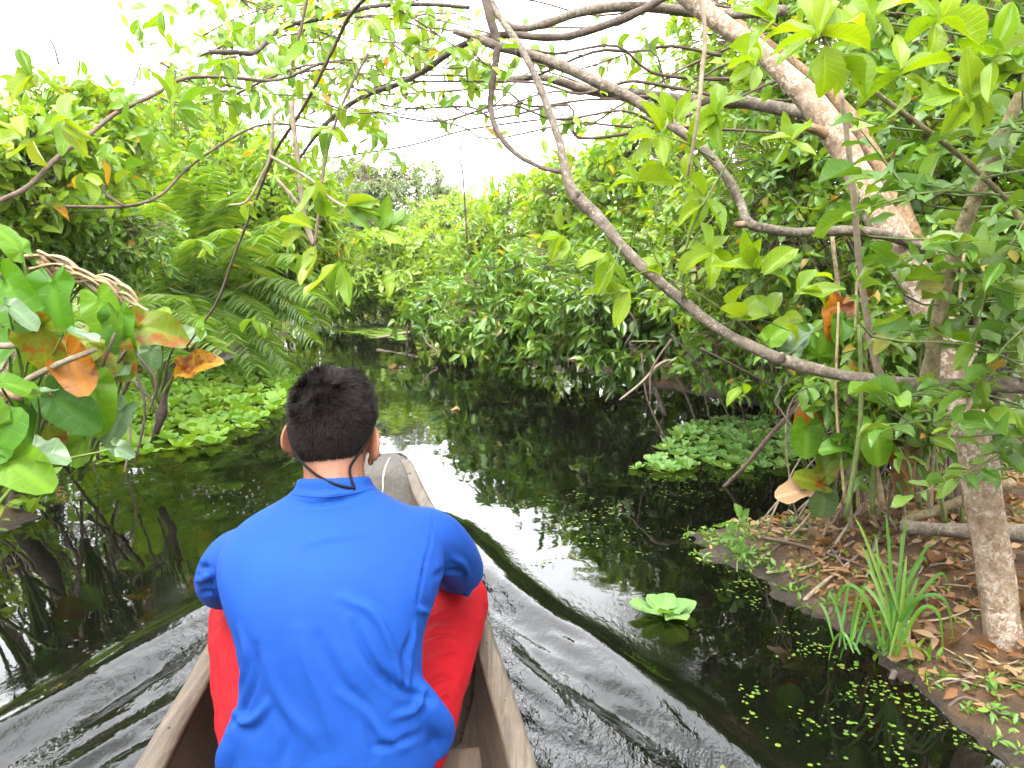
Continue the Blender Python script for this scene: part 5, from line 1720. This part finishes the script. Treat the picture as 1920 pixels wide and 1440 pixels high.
# right: sticks, roots, logs
stick('brown diagonal stick slanting into the water by the right floating bed', [(1352, 918, 3.9, 7), (1400, 870, 3.85, 8), (1450, 810, 3.8, 9), (1495, 760, 3.75, 9), (1540, 690, 3.7, 8)], 'twig')
stick('bent grey stick standing in dark water under the overhanging shrub', [(1180, 640, 5.9, 9), (1195, 665, 5.85, 9), (1215, 700, 5.8, 9), (1232, 740, 5.8, 9), (1247, 778, 5.8, 9)], 'bark_grey')
stick('thin pale twig crossing in front of the bent grey stick', [(1162, 750, 4.6, 4), (1200, 720, 4.6, 5), (1252, 676, 4.6, 6), (1330, 690, 4.6, 5), (1400, 680, 4.6, 5)], 'twig_pale')
stick('thin pale stick above the far floating mat', [(705, 634, 11.5, 4), (740, 628, 11.5, 4), (782, 620, 11.5, 5)], 'twig_pale')
stick('thin upright twig standing in the water at the narrows', [(763, 652, 11, 3), (763, 630, 11, 3), (764, 610, 11, 3)], 'twig')
stick('crooked branch trailing in the water at the channel bend', [(790, 622, 9.6, 3), (802, 645, 9.5, 4), (820, 660, 9.4, 4), (806, 668, 9.3, 3)], 'twig')
stick('peeling log lying behind the spotted trunk', [(1690, 985, 2.45, 24), (1750, 992, 2.42, 28), (1840, 997, 2.4, 32), (1960, 1000, 2.4, 34)], 'bark_grey', 'log', 'log', 10)
stick('mossy green log above the peeling one', [(1695, 975, 2.6, 18), (1760, 955, 2.6, 20), (1840, 925, 2.55, 22), (1900, 905, 2.5, 22)], 'bark_green', 'log', 'log', 10)
for k, (lab, xs_) in enumerate((('thin root trailing off the mud spit into the water', [(1560, 1140), (1500, 1165), (1440, 1175)]), ('forked root at the wet edge below the short grass', [(1680, 1250), (1620, 1275), (1560, 1300)]), ('dark root creeping along the waterline by the cut stems', [(1860, 1330), (1780, 1330), (1700, 1345)]))):
    q = []
    for (x, y) in xs_:
        w0 = W(x, y, .03)
        q.append(np.array([w0[0], w0[1], float(ground_h(w0[0:1], w0[1:2])[0]) + .01]))
    q[-1][2] = max(q[-1][2], -.03)
    g = Geo()
    tube(g, q, np.array([.009, .007, .003]), 7, 6, .25, k)
    tag(g.build('root', MT['bark_dark']), lab, 'root')
stick('dark wet root at the water in the right corner', [(1790, 1352, 1.92, 12), (1850, 1345, 1.9, 22), (1920, 1330, 1.9, 28), (2000, 1320, 1.9, 30)], 'bark_dark', 'root', 'root', 10)
SG = 'fallen twigs lying on the mud spit'
for k, (a, b, c, w) in enumerate((((1460, 1092), (1530, 1076), (1610, 1048), 9), ((1430, 985), (1500, 1010), (1610, 1062), 8), ((1505, 950), (1540, 1010), (1585, 1060), 6), ((1440, 1035), (1520, 1036), (1600, 1030), 7), ((1620, 1040), (1700, 1030), (1790, 1012), 8), ((1640, 1100), (1720, 1085), (1820, 1090), 6),
                                  ((1560, 1010), (1600, 1000), (1660, 990), 7), ((1420, 1020), (1445, 1005), (1480, 990), 5), ((1660, 1000), (1640, 1040), (1625, 1080), 9), ((1700, 1230), (1770, 1240), (1850, 1262), 5), ((1740, 1280), (1800, 1270), (1880, 1300), 5), ((1480, 1060), (1540, 1050), (1580, 1070), 5))):
    q = []
    for (x, y) in (a, b, c):
        w0 = W(x, y, .1)
        q.append(np.array([w0[0], w0[1], float(ground_h(w0[0:1], w0[1:2])[0]) + .012]))
    g = Geo()
    tube(g, q, M(w, 2.6) * .5 * np.array([1, .9, .6]), 7, 5, .2, k)
    tag(g.build('twig', MT[['twig_pale', 'twig', 'bark_grey'][k % 3]]), 'fallen twig lying among dead leaves on the mud spit', 'twig', SG)
for k in range(60):
    for _ in range(30):
        x, y = rng.uniform(1400, 1920), rng.uniform(965, 1300)
        w0 = W(x, y, .1)
        if float(ground_h(w0[0:1], w0[1:2])[0]) > .04:
            break
    a, l = rng.uniform(0, 3.14), rng.uniform(.04, .16)
    q = []
    for t in (-.5, .0, .5):
        xy = w0[:2] + np.array([math.cos(a + t * .3), math.sin(a + t * .3)]) * l * t
        q.append(np.array([xy[0], xy[1], float(ground_h(xy[0:1], xy[1:2])[0]) + .008 + .012 * rng.random()]))
    g = Geo()
    tube(g, q, rng.uniform(.0015, .0045) * np.array([1, .9, .6]), 5, 4, .2, k)
    tag(g.build('twig', MT[['twig_pale', 'twig', 'dry'][k % 3]]), 'small broken twig scattered on the mud spit', 'twig', 'small broken twigs scattered on the spit')
# dead stems and hanging roots in the shade of the right bay
brush = thing('dead_brush', 'tangle of bare dead stems in the dark right bay', 'dead brush', bank_base(1350, 5.0, .2))
for k in range(24):
    x, y = rng.uniform(1160, 1640), rng.uniform(560, 700)
    d = rng.uniform(3.6, 6.2)
    x1, y1 = x + rng.normal(0, 70), y + rng.uniform(60, 190)
    g = Geo()
    tube(g, [P(x, y, d), P((x + x1) / 2 + rng.normal(0, 18), (y + y1) / 2, d), P(x1, y1, d)], M(rng.uniform(2.5, 6), d) * .5 * np.array([1, .9, .7]), 5, 5, .15, k)
    g.build('stem', MT[['twig', 'bark_dark', 'bark_dark', 'twig'][k % 4]], brush)
brush = thing('dead_brush', 'dark tangle of bare stems under the elephant ears on the left', 'dead brush', P(-20, 900, 3.4) * np.array([1, 1, 0]))
for k in range(44):
    x, y = rng.uniform(-40, 260), rng.uniform(600, 760)
    d = rng.uniform(3.1, 4.4)
    x1, y1 = x + rng.normal(-20, 60), y + rng.uniform(90, 230)
    g = Geo()
    tube(g, [P(x, y, d), P((x + x1) / 2 + rng.normal(0, 22), (y + y1) / 2, d), P(x1, min(y1, 940), d)], M(rng.uniform(3, 9), d) * .5 * np.array([1, .9, .7]), 5, 5, .15, k)
    g.build('stem', MT[['twig', 'bark_dark', 'bark_dark', 'twig_pale'][k % 4]], brush)
reed = thing('cane_clump', 'clump of upright tan canes behind the mud spit', 'canes', W(1700, 960, .1))
for k in range(30):
    x = rng.uniform(1580, 1830)
    d = rng.uniform(2.35, 3.0)
    y1, y0 = rng.uniform(430, 700), rng.uniform(930, 1000)
    g = Geo()
    tube(g, [P(x + rng.normal(0, 25), y0, d), P(x + rng.normal(0, 12), (y0 + y1) / 2, d), P(x + rng.normal(0, 30), y1, d)], M(rng.uniform(5, 11), d) * .5 * np.array([1, .9, .7]), 6, 5, .1, k)
    g.build('cane', MT[['twig_pale', 'bark_green', 'dry', 'twig_green'][k % 4]], reed)

# ---------------------------------------------------------------- water lettuce
def lettuce_leaf(rows=5, cols=7):
    return leaf_tpl('obovate', rows, cols, -.12, .1, .035, 0, 5)


def rosette(n, seed, mat):
    r = np.random.default_rng(seed)
    g = Geo()
    V0, F0, uv0 = lettuce_leaf(5, 5)
    for i in range(n):
        a = 2.4 * i + r.normal(0, .15)
        el = .12 + .95 * (i / n) ** 1.3 + r.normal(0, .1)
        L = (1 - .45 * i / n) * r.uniform(.85, 1.1)
        T = np.array([math.cos(a) * math.cos(el), math.sin(a) * math.cos(el), math.sin(el)])
        Nn = np.array([-math.cos(a) * math.sin(el), -math.sin(a) * math.sin(el), math.cos(el)])
        B = np.cross(T, Nn)
        g.add(V0[:, 0:1] * B * L * .82 + V0[:, 1:2] * T * L + V0[:, 2:3] * Nn * L, [F0], var=seed * .13 + i * .03, uv=uv0)
    return g.mesh('water_lettuce', MT[mat])


def inpoly(pt, poly):
    x, y = pt
    c = False
    j = len(poly) - 1
    for i in range(len(poly)):
        if ((poly[i][1] > y) != (poly[j][1] > y)) and (x < (poly[j][0] - poly[i][0]) * (y - poly[i][1]) / (poly[j][1] - poly[i][1]) + poly[i][0]):
            c = not c
        j = i
    return c


def bed(polypx, spacing, size, label, group, mat, nmax, seeds):
    poly = [tuple(W(x, y)[:2]) for x, y in polypx]
    xs_, ys_ = [p[0] for p in poly], [p[1] for p in poly]
    pts = []
    for _ in range(9000):
        p = (rng.uniform(min(xs_), max(xs_)), rng.uniform(min(ys_), max(ys_)))
        if not inpoly(p, poly):
            continue
        if all((p[0] - q[0]) ** 2 + (p[1] - q[1]) ** 2 > spacing ** 2 for q in pts):
            pts.append(p)
        if len(pts) >= nmax:
            break
    ms = [rosette(n, s, mat) for n, s in seeds]
    for i, p in enumerate(pts):
        o = bpy.data.objects.new('water_lettuce', ms[i % len(ms)])
        COL.objects.link(o)
        s = size * rng.uniform(.75, 1.25)
        o.location = (p[0], p[1], .004)
        o.rotation_euler = (rng.normal(0, .12), rng.normal(0, .12), rng.uniform(0, 6.28))
        o.scale = (s, s, s * rng.uniform(.8, 1.2))
        d_ = (p[1] - min(ys_)) / (max(ys_) - min(ys_))
        tag(o, label[0 if d_ < .25 else (1 if d_ < .6 else 2)], 'water plant', group)
    return pts


bed([(-40, 925), (60, 905), (150, 885), (240, 866), (330, 845), (410, 832), (452, 812), (505, 778), (532, 750), (548, 705), (500, 680), (400, 688), (250, 712), (100, 770), (0, 800)], .152, .128, ('water lettuce rosette at the front edge of the left floating bed', 'water lettuce rosette in the middle of the left floating bed', 'water lettuce rosette at the rear of the left bed near the ferns'), 'water lettuce bed on the left', 'lettuce', 290, [(9, 1), (8, 2), (10, 3), (7, 4)])
bed([(1190, 880), (1235, 862), (1255, 825), (1310, 790), (1450, 785), (1490, 820), (1480, 880), (1400, 888), (1330, 880), (1270, 888)], .084, .076, ('small water lettuce rosette at the front edge of the right shaded bed', 'small water lettuce rosette in the middle of the right shaded bed', 'small water lettuce rosette at the rear of the right shaded bed'), 'water lettuce bed on the right', 'lettuce_pale', 280, [(7, 5), (6, 6), (8, 7)])
one = thing('water_lettuce', 'single large water lettuce drifting alone on open dark water', 'water plant', W(1245, 1150))
V0, F0, uv0 = leaf_tpl('obovate', 8, 9, -.10, .12, .04, 0, 5)
lm = Geo().add(V0, [F0], uv=uv0).mesh('leaf', MT['lettuce_pale'])
c0 = W(1245, 1150, .012)
for i in range(9):
    a = 2.4 * i + .4
    el = .05 + .62 * (i / 9) ** 1.6
    L = .122 * (1 - .5 * i / 9)
    T = np.array([math.cos(a) * math.cos(el), math.sin(a) * math.cos(el), math.sin(el)])
    Nn = np.array([-math.cos(a) * math.sin(el), -math.sin(a) * math.sin(el), math.cos(el)])
    place_obj('leaf', lm, one, c0, T, Nn, L * .78, L)

# duckweed, bubbles, far mat
def flecks(name, pxs, rad, mat, z=.004, dome=False, kind='stuff', label=None, cat=None):
    g = Geo()
    a = np.linspace(0, 2 * math.pi, 7, endpoint=False)
    for (x, y) in pxs:
        w = W(x, y)
        r = rad * (.4 + 1.1 * rng.random() ** 1.5)
        e = rng.uniform(.6, 1)
        th = rng.uniform(0, 3.14)
        cx, cy_ = np.cos(a) * r, np.sin(a) * r * e
        q = np.stack([w[0] + cx * math.cos(th) - cy_ * math.sin(th), w[1] + cx * math.sin(th) + cy_ * math.cos(th), np.full(7, z)], -1)
        q[:, 2] += float(np.interp(0, [0, 1], [0, 0]))
        q = np.vstack([q, [w[0], w[1], z + (r * .7 if dome else .0015)]])
        g.add(q, [np.column_stack([np.arange(7), (np.arange(7) + 1) % 7, np.full(7, 7)])], var=rng.random())
    o = g.build(name, MT[mat], kind=kind)
    if label:
        tag(o, label, cat)
    return o


px = []
line = catmull(np.array([(1330, 1000), (1400, 1090), (1470, 1150), (1530, 1200), (1600, 1250), (1680, 1300), (1770, 1345), (1920, 1420)], float), 8)
for k in range(60):
    p = line[rng.integers(len(line))]
    o_ = abs(rng.normal(0, 26))
    cx, cy_ = p[0] - o_ * .8 + rng.normal(0, 10), p[1] + o_ * .35 + rng.normal(0, 7)
    for j in range(int(rng.integers(1, 4) ** 2.1)):
        px.append((cx + rng.normal(0, 13), cy_ + rng.normal(0, 6)))
for k in range(34):
    cx, cy_ = rng.uniform(1000, 1360), rng.uniform(925, 1060)
    for j in range(rng.integers(4, 16)):
        px.append((cx + rng.normal(0, 24), cy_ + rng.normal(0, 5)))
for k in range(30):
    cx, cy_ = rng.uniform(1350, 1900), rng.uniform(1290, 1440)
    for j in range(rng.integers(1, 9)):
        px.append((cx + rng.normal(0, 14), cy_ + rng.normal(0, 9)))
for k in range(260):
    px.append((rng.uniform(1200, 1480), rng.uniform(880, 920) + rng.normal(0, 12)))
px += [(1240, 1350), (1250, 1345), (1262, 1340), (1236, 1356), (1270, 1338)]
flecks('duckweed', px, .0052, 'duck', .006, label='bright green duckweed flecks floating along the right shore', cat='duckweed')
px = [(rng.uniform(570, 760), rng.uniform(600, 640)) for _ in range(1500)]
px = [p for p in px if p[1] < 612 + .12 * (p[0] - 560) + rng.normal(0, 3)]
flecks('floating_mat', px, .07, 'duck', .006, label='lime floating plant mat at the far end of the channel', cat='floating plants')
px = [(rng.normal(430, 60), rng.normal(925, 22)) for _ in range(80)] + [(rng.normal(260, 100), rng.normal(1215, 28)) for _ in range(90)] + [(rng.uniform(1200, 1400), rng.uniform(1280, 1440)) for _ in range(26)] + [(rng.uniform(700, 1000), rng.uniform(700, 800)) for _ in range(20)]
flecks('bubbles', px, .0055, 'water', .002, True, label='small bubbles floating on the dark water', cat='bubbles')

# floating dead leaves
V0, F0, uv0 = leaf_tpl('ovate', 7, 5, .1, .2, .05, .3, 3)
dm = [Geo().add(*(lambda t: (t[0], [t[1]]))(leaf_tpl('ovate', 7, 5, c, f, .05, tw, s)), var=s * .27, uv=leaf_tpl('ovate', 7, 5, c, f, .05, tw, s)[2]).mesh('dead_leaf', MT['dead']) for s, (c, f, tw) in enumerate([(.3, .3, .5), (.1, .5, -.6), (.5, .2, .2), (.2, .8, .9)])]
for lab, x, y, s in (('tan dead leaf floating in mid channel beside the bow', 862, 768, .10), ('orange dead leaf floating far ahead at the narrows', 748, 688, .16), ('tiny orange leaf floating left of the head', 492, 790, .05), ('yellow leaf drifting in the left wake', 85, 1310, .10)):
    w = W(x, y, .008)
    o = place_obj('dead_leaf', dm[0], None, w, [rng.normal(), rng.normal(), 0.02], [0, 0, 1], s * .5, s)
    tag(o, lab, 'dead leaf')
for k in range(70):
    for _ in range(30):
        x, y = rng.uniform(1330, 1920), rng.uniform(960, 1330)
        w = W(x, y, .1)
        z = float(ground_h(w[0:1], w[1:2])[0])
        if z > .035:
            break
    s = rng.uniform(.05, .11)
    o = place_obj('dead_leaf', dm[k % 4], None, np.array([w[0], w[1], z + .012]), [rng.normal(), rng.normal(), rng.normal(.1, .2)], [rng.normal(0, .35), rng.normal(0, .35) - .3, 1], s * rng.uniform(.4, .6), s)
    tag(o, 'curled dead leaf lying on the brown mud spit', 'dead leaf', 'dead leaves littering the mud spit')

# ---------------------------------------------------------------- small plants on the spit
V0, F0, uv0 = leaf_tpl('strap', 12, 3, 0, .25)


def blades(label, basepx, tips, name='grass_clump', w=.012, mat='blade', zb=.06):
    b0 = W(*basepx, zb)
    root = thing(name, label, 'grass', b0)
    for (x, y, d, rise) in tips:
        t = P(x, y, d)
        b = b0 + np.array([rng.normal(0, .02), rng.normal(0, .02), 0])
        c = catmull(np.array([b, b * .6 + t * .4 + ZUP * rise, b * .2 + t * .8 + ZUP * rise, t]), 5)
        dl = nrm(np.gradient(c, axis=0))
        sdv = nrm(np.cross(dl, np.array([0, -1, .35])))
        tt = np.linspace(0, 1, len(c))
        wd = w * np.clip(.5 + 2 * tt, 0, 1) * (1 - tt ** 3)[:]
        wd = np.maximum(wd, .0008)[:, None]
        nn = np.cross(sdv, dl)
        V = np.stack([c - sdv * wd * .5, c + nn * wd * .12, c + sdv * wd * .5], 1).reshape(-1, 3)
        idx = np.arange(len(c) * 3).reshape(-1, 3)
        F = np.stack([idx[:-1, :-1], idx[:-1, 1:], idx[1:, 1:], idx[1:, :-1]], -1).reshape(-1, 4)
        Geo().add(V, [F], var=rng.random()).build('blade', MT[mat], root)
    return root


blades('tall grass clump with wide arching blades beside the spotted trunk', (1675, 1225), [(1600, 965, 2.25, .02), (1700, 965, 2.2, .03), (1640, 1000, 2.3, .02), (1660, 960, 2.25, .02), (1755, 1020, 2.2, .05), (1740, 1060, 2.15, .07), (1780, 1100, 2.1, .08), (1790, 1210, 2.0, .14), (1620, 1070, 2.15, .04), (1560, 1160, 2.1, .12), (1700, 1040, 2.1, .02), (1725, 1090, 2.1, .05), (1650, 1080, 2.15, .02), (1770, 1250, 1.98, .15), (1610, 1020, 2.2, .03), (1690, 1000, 2.25, .03), (1630, 1040, 2.2, .05), (1715, 1130, 2.1, .06), (1600, 1130, 2.15, .08)], w=.012)
blades('short grass clump hanging its blades over the water edge', (1585, 1215), [(1595, 1090, 2.2, .03), (1570, 1260, 2.1, .06), (1550, 1255, 2.1, .08), (1625, 1090, 2.2, .02), (1640, 1150, 2.15, .03), (1610, 1110, 2.2, .02), (1520, 1165, 2.2, .07), (1545, 1120, 2.2, .05)], w=.009)
blades('wispy grass on the far shore of the channel', (610, 600), [(x, y, 14.5, .05) for x, y in ((590, 540), (600, 530), (612, 525), (625, 535), (640, 545), (655, 560), (580, 555), (690, 560), (705, 570))], w=.05, zb=.0)
blades('fine grass tuft under the fern at the left floating bed', (290, 700), [(x, y, 6.6, .05) for x, y in ((240, 640), (255, 630), (270, 625), (290, 630), (310, 640), (330, 650), (225, 660), (345, 665))], w=.014, zb=.0)
for lab, lst in (('pale cut stem standing below the tall grass clump', [(1678, 1258, 2.08, 15), (1678, 1235, 2.08, 15), (1677, 1208, 2.08, 14)]), ('pale cut stem stub at the mud edge', [(1715, 1302, 2.0, 14), (1716, 1280, 2.0, 14), (1717, 1258, 2.0, 13)]), ('tan dead stem beside the tall grass clump', [(1700, 1245, 2.1, 13), (1700, 1200, 2.1, 14), (1703, 1165, 2.1, 12)])):
    stick(lab, lst, 'straw' if 'pale' in lab else 'dry', 'cut_stem', 'stem', 8, .05)
herb = thing('seedling', 'small leafy seedling on the tip of the mud spit', 'seedling', W(1382, 1068, .03))
g = Geo()
tube(g, [W(1382, 1072, .02), P(1384, 1030, 2.9), P(1386, 975, 2.9)], [.003, .0025, .0012], 6, 4)
g.build('stem', MT['twig_green'], herb)
LL = []
for (x, y, n, L) in ((1386, 985, 5, 34), (1385, 1010, 5, 32), (1384, 1035, 6, 36), (1384, 1055, 5, 30)):
    LL += whorl_px(x, y, 2.88, n, L, 0, 360, .42, .3)
place_leaves(herb, cat_leaves(LL), 'obovate', 'leaf_pale', 100)
twr_ = thing('seedling', 'slender seedling with narrow leaves beside the tree foot', 'seedling', W(1770, 1262, .06))
g = Geo()
tube(g, [P(1790, 1300, 2.0), P(1760, 1240, 2.02), P(1715, 1210, 2.02)], [.002, .0015, .001], 6, 4)
g.build('stem', MT['twig_green'], twr_)
LL = []
for (x, y) in ((1720, 1212), (1740, 1228), (1755, 1240), (1770, 1262)):
    LL += whorl_px(x, y, 2.0, 3, 34, 0, 360, .25, .4)
place_leaves(twr_, cat_leaves(LL), 'lance', 'leaf_bright', 100)
g = Geo()
w = W(1476, 985, .06)
ellipsoid(g, (w[0], w[1], float(ground_h(w[0:1], w[1:2])[0]) + .017), (.021, .021, .018))
o = g.build('seed_pod', plain_mat('seed', G(.03, .025, .022), G(.07, .06, .055), .4, 60))
tag(o, 'round dark seed pod among dead leaves on the spit', 'seed pod')

# ---------------------------------------------------------------- ground cover on both banks
def cover(name, label, cat, n, box, ln, shape, mat, zmin, up=.35, pred=None, m=5):
    x = rng.uniform(box[0], box[1], n * 3)
    y = rng.uniform(box[2], box[3], n * 3)
    z = ground_h(x, y)
    k = z > zmin
    if pred is not None:
        k &= pred(x, y)
    x, y, z = x[k][:n], y[k][:n], z[k][:n]
    c = np.stack([x, y, z + rng.random(len(x)) ** 2 * up], -1)
    L = clusters(c, np.stack([rng.normal(0, .5, len(x)), rng.normal(-.4, .5, len(x)), np.ones(len(x))], -1), m, ln, .45, 1.15, .2 if m > 1 else .0, 'whorl', .1, .9, .4)
    if m == 1:
        L['T'] = nrm(rng.normal(0, 1, (len(x), 3)) * np.array([1, 1, .22]))
        L['N'] = np.array([0, 0, 1.]) + rng.normal(0, .4, (len(x), 3))
        L['pos'][:, 2] = c[:, 2] + .012
    root = thing(name, label, cat, c[0])
    place_leaves(root, L, shape, mat, 0, mass='leaves')
    for ch in root.children:
        ch['kind'] = 'stuff'
    root['kind'] = 'stuff'
    return root


cover('undergrowth', 'low green undergrowth covering the left bank', 'undergrowth', 3600, (-9, -2.6, 2.4, 14), .10, 'ovate', 'leaf_mid', .03)
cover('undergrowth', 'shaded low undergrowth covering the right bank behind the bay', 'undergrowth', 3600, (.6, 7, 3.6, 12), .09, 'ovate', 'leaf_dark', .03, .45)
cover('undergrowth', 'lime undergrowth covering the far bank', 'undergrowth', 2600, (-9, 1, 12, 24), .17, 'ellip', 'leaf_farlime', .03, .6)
cover('ground_plants', 'low broad-leaved plants crowding the near left bank', 'ground plants', 620, (-3.5, -2.15, 2.4, 4.8), .085, 'ovate', 'leaf_bright', .005, .4)
cover('ground_plants', 'small creeping plants along the wet edge of the right bank', 'ground plants', 520, (.6, 2.2, 1.5, 4.0), .032, 'ovate', 'leaf_mid', -.012, .03, pred=lambda x, y: ground_h(x, y) < .06)
cover('ground_plants', 'tiny green sprouts scattered over the mud spit', 'ground plants', 420, (.8, 2.6, 1.7, 3.7), .02, 'ovate', 'leaf_bright', .015, .03)
cover('leaf_litter', 'brown dead leaf litter covering the ground', 'leaf litter', 5200, (.8, 3.4, 1.0, 4.6), .055, 'ovate', 'dead', .03, .02, m=1)
cover('leaf_litter', 'brown dead leaf litter on the left bank', 'leaf litter', 2400, (-5, -2.6, 2, 8), .09, 'ovate', 'dead', .03, .12, m=1)

# ---------------------------------------------------------------- thin humid air over the whole place
m = bpy.data.materials.new('humid_air')
m.use_nodes = True
nt = m.node_tree
nt.nodes.clear()
pv = nt.nodes.new('ShaderNodeVolumePrincipled')
pv.inputs['Color'].default_value = (.97, .98, 1, 1)
pv.inputs['Density'].default_value = .0007
pv.inputs['Anisotropy'].default_value = .2
ov = nt.nodes.new('ShaderNodeOutputMaterial')
nt.links.new(pv.outputs[0], ov.inputs['Volume'])
b8 = [(x, y, z) for x in (-330, 330) for y in (-330, 380) for z in (-2.2, 7.5)]
g = Geo()
g.add(b8, [np.array([[0, 1, 3, 2], [4, 6, 7, 5], [0, 4, 5, 1], [2, 3, 7, 6], [1, 5, 7, 3], [0, 2, 6, 4]])])
o = g.build('haze', m, smooth=False, kind='stuff')
o['label'] = 'thin pale haze in the humid air over the channel'
o['category'] = 'haze'
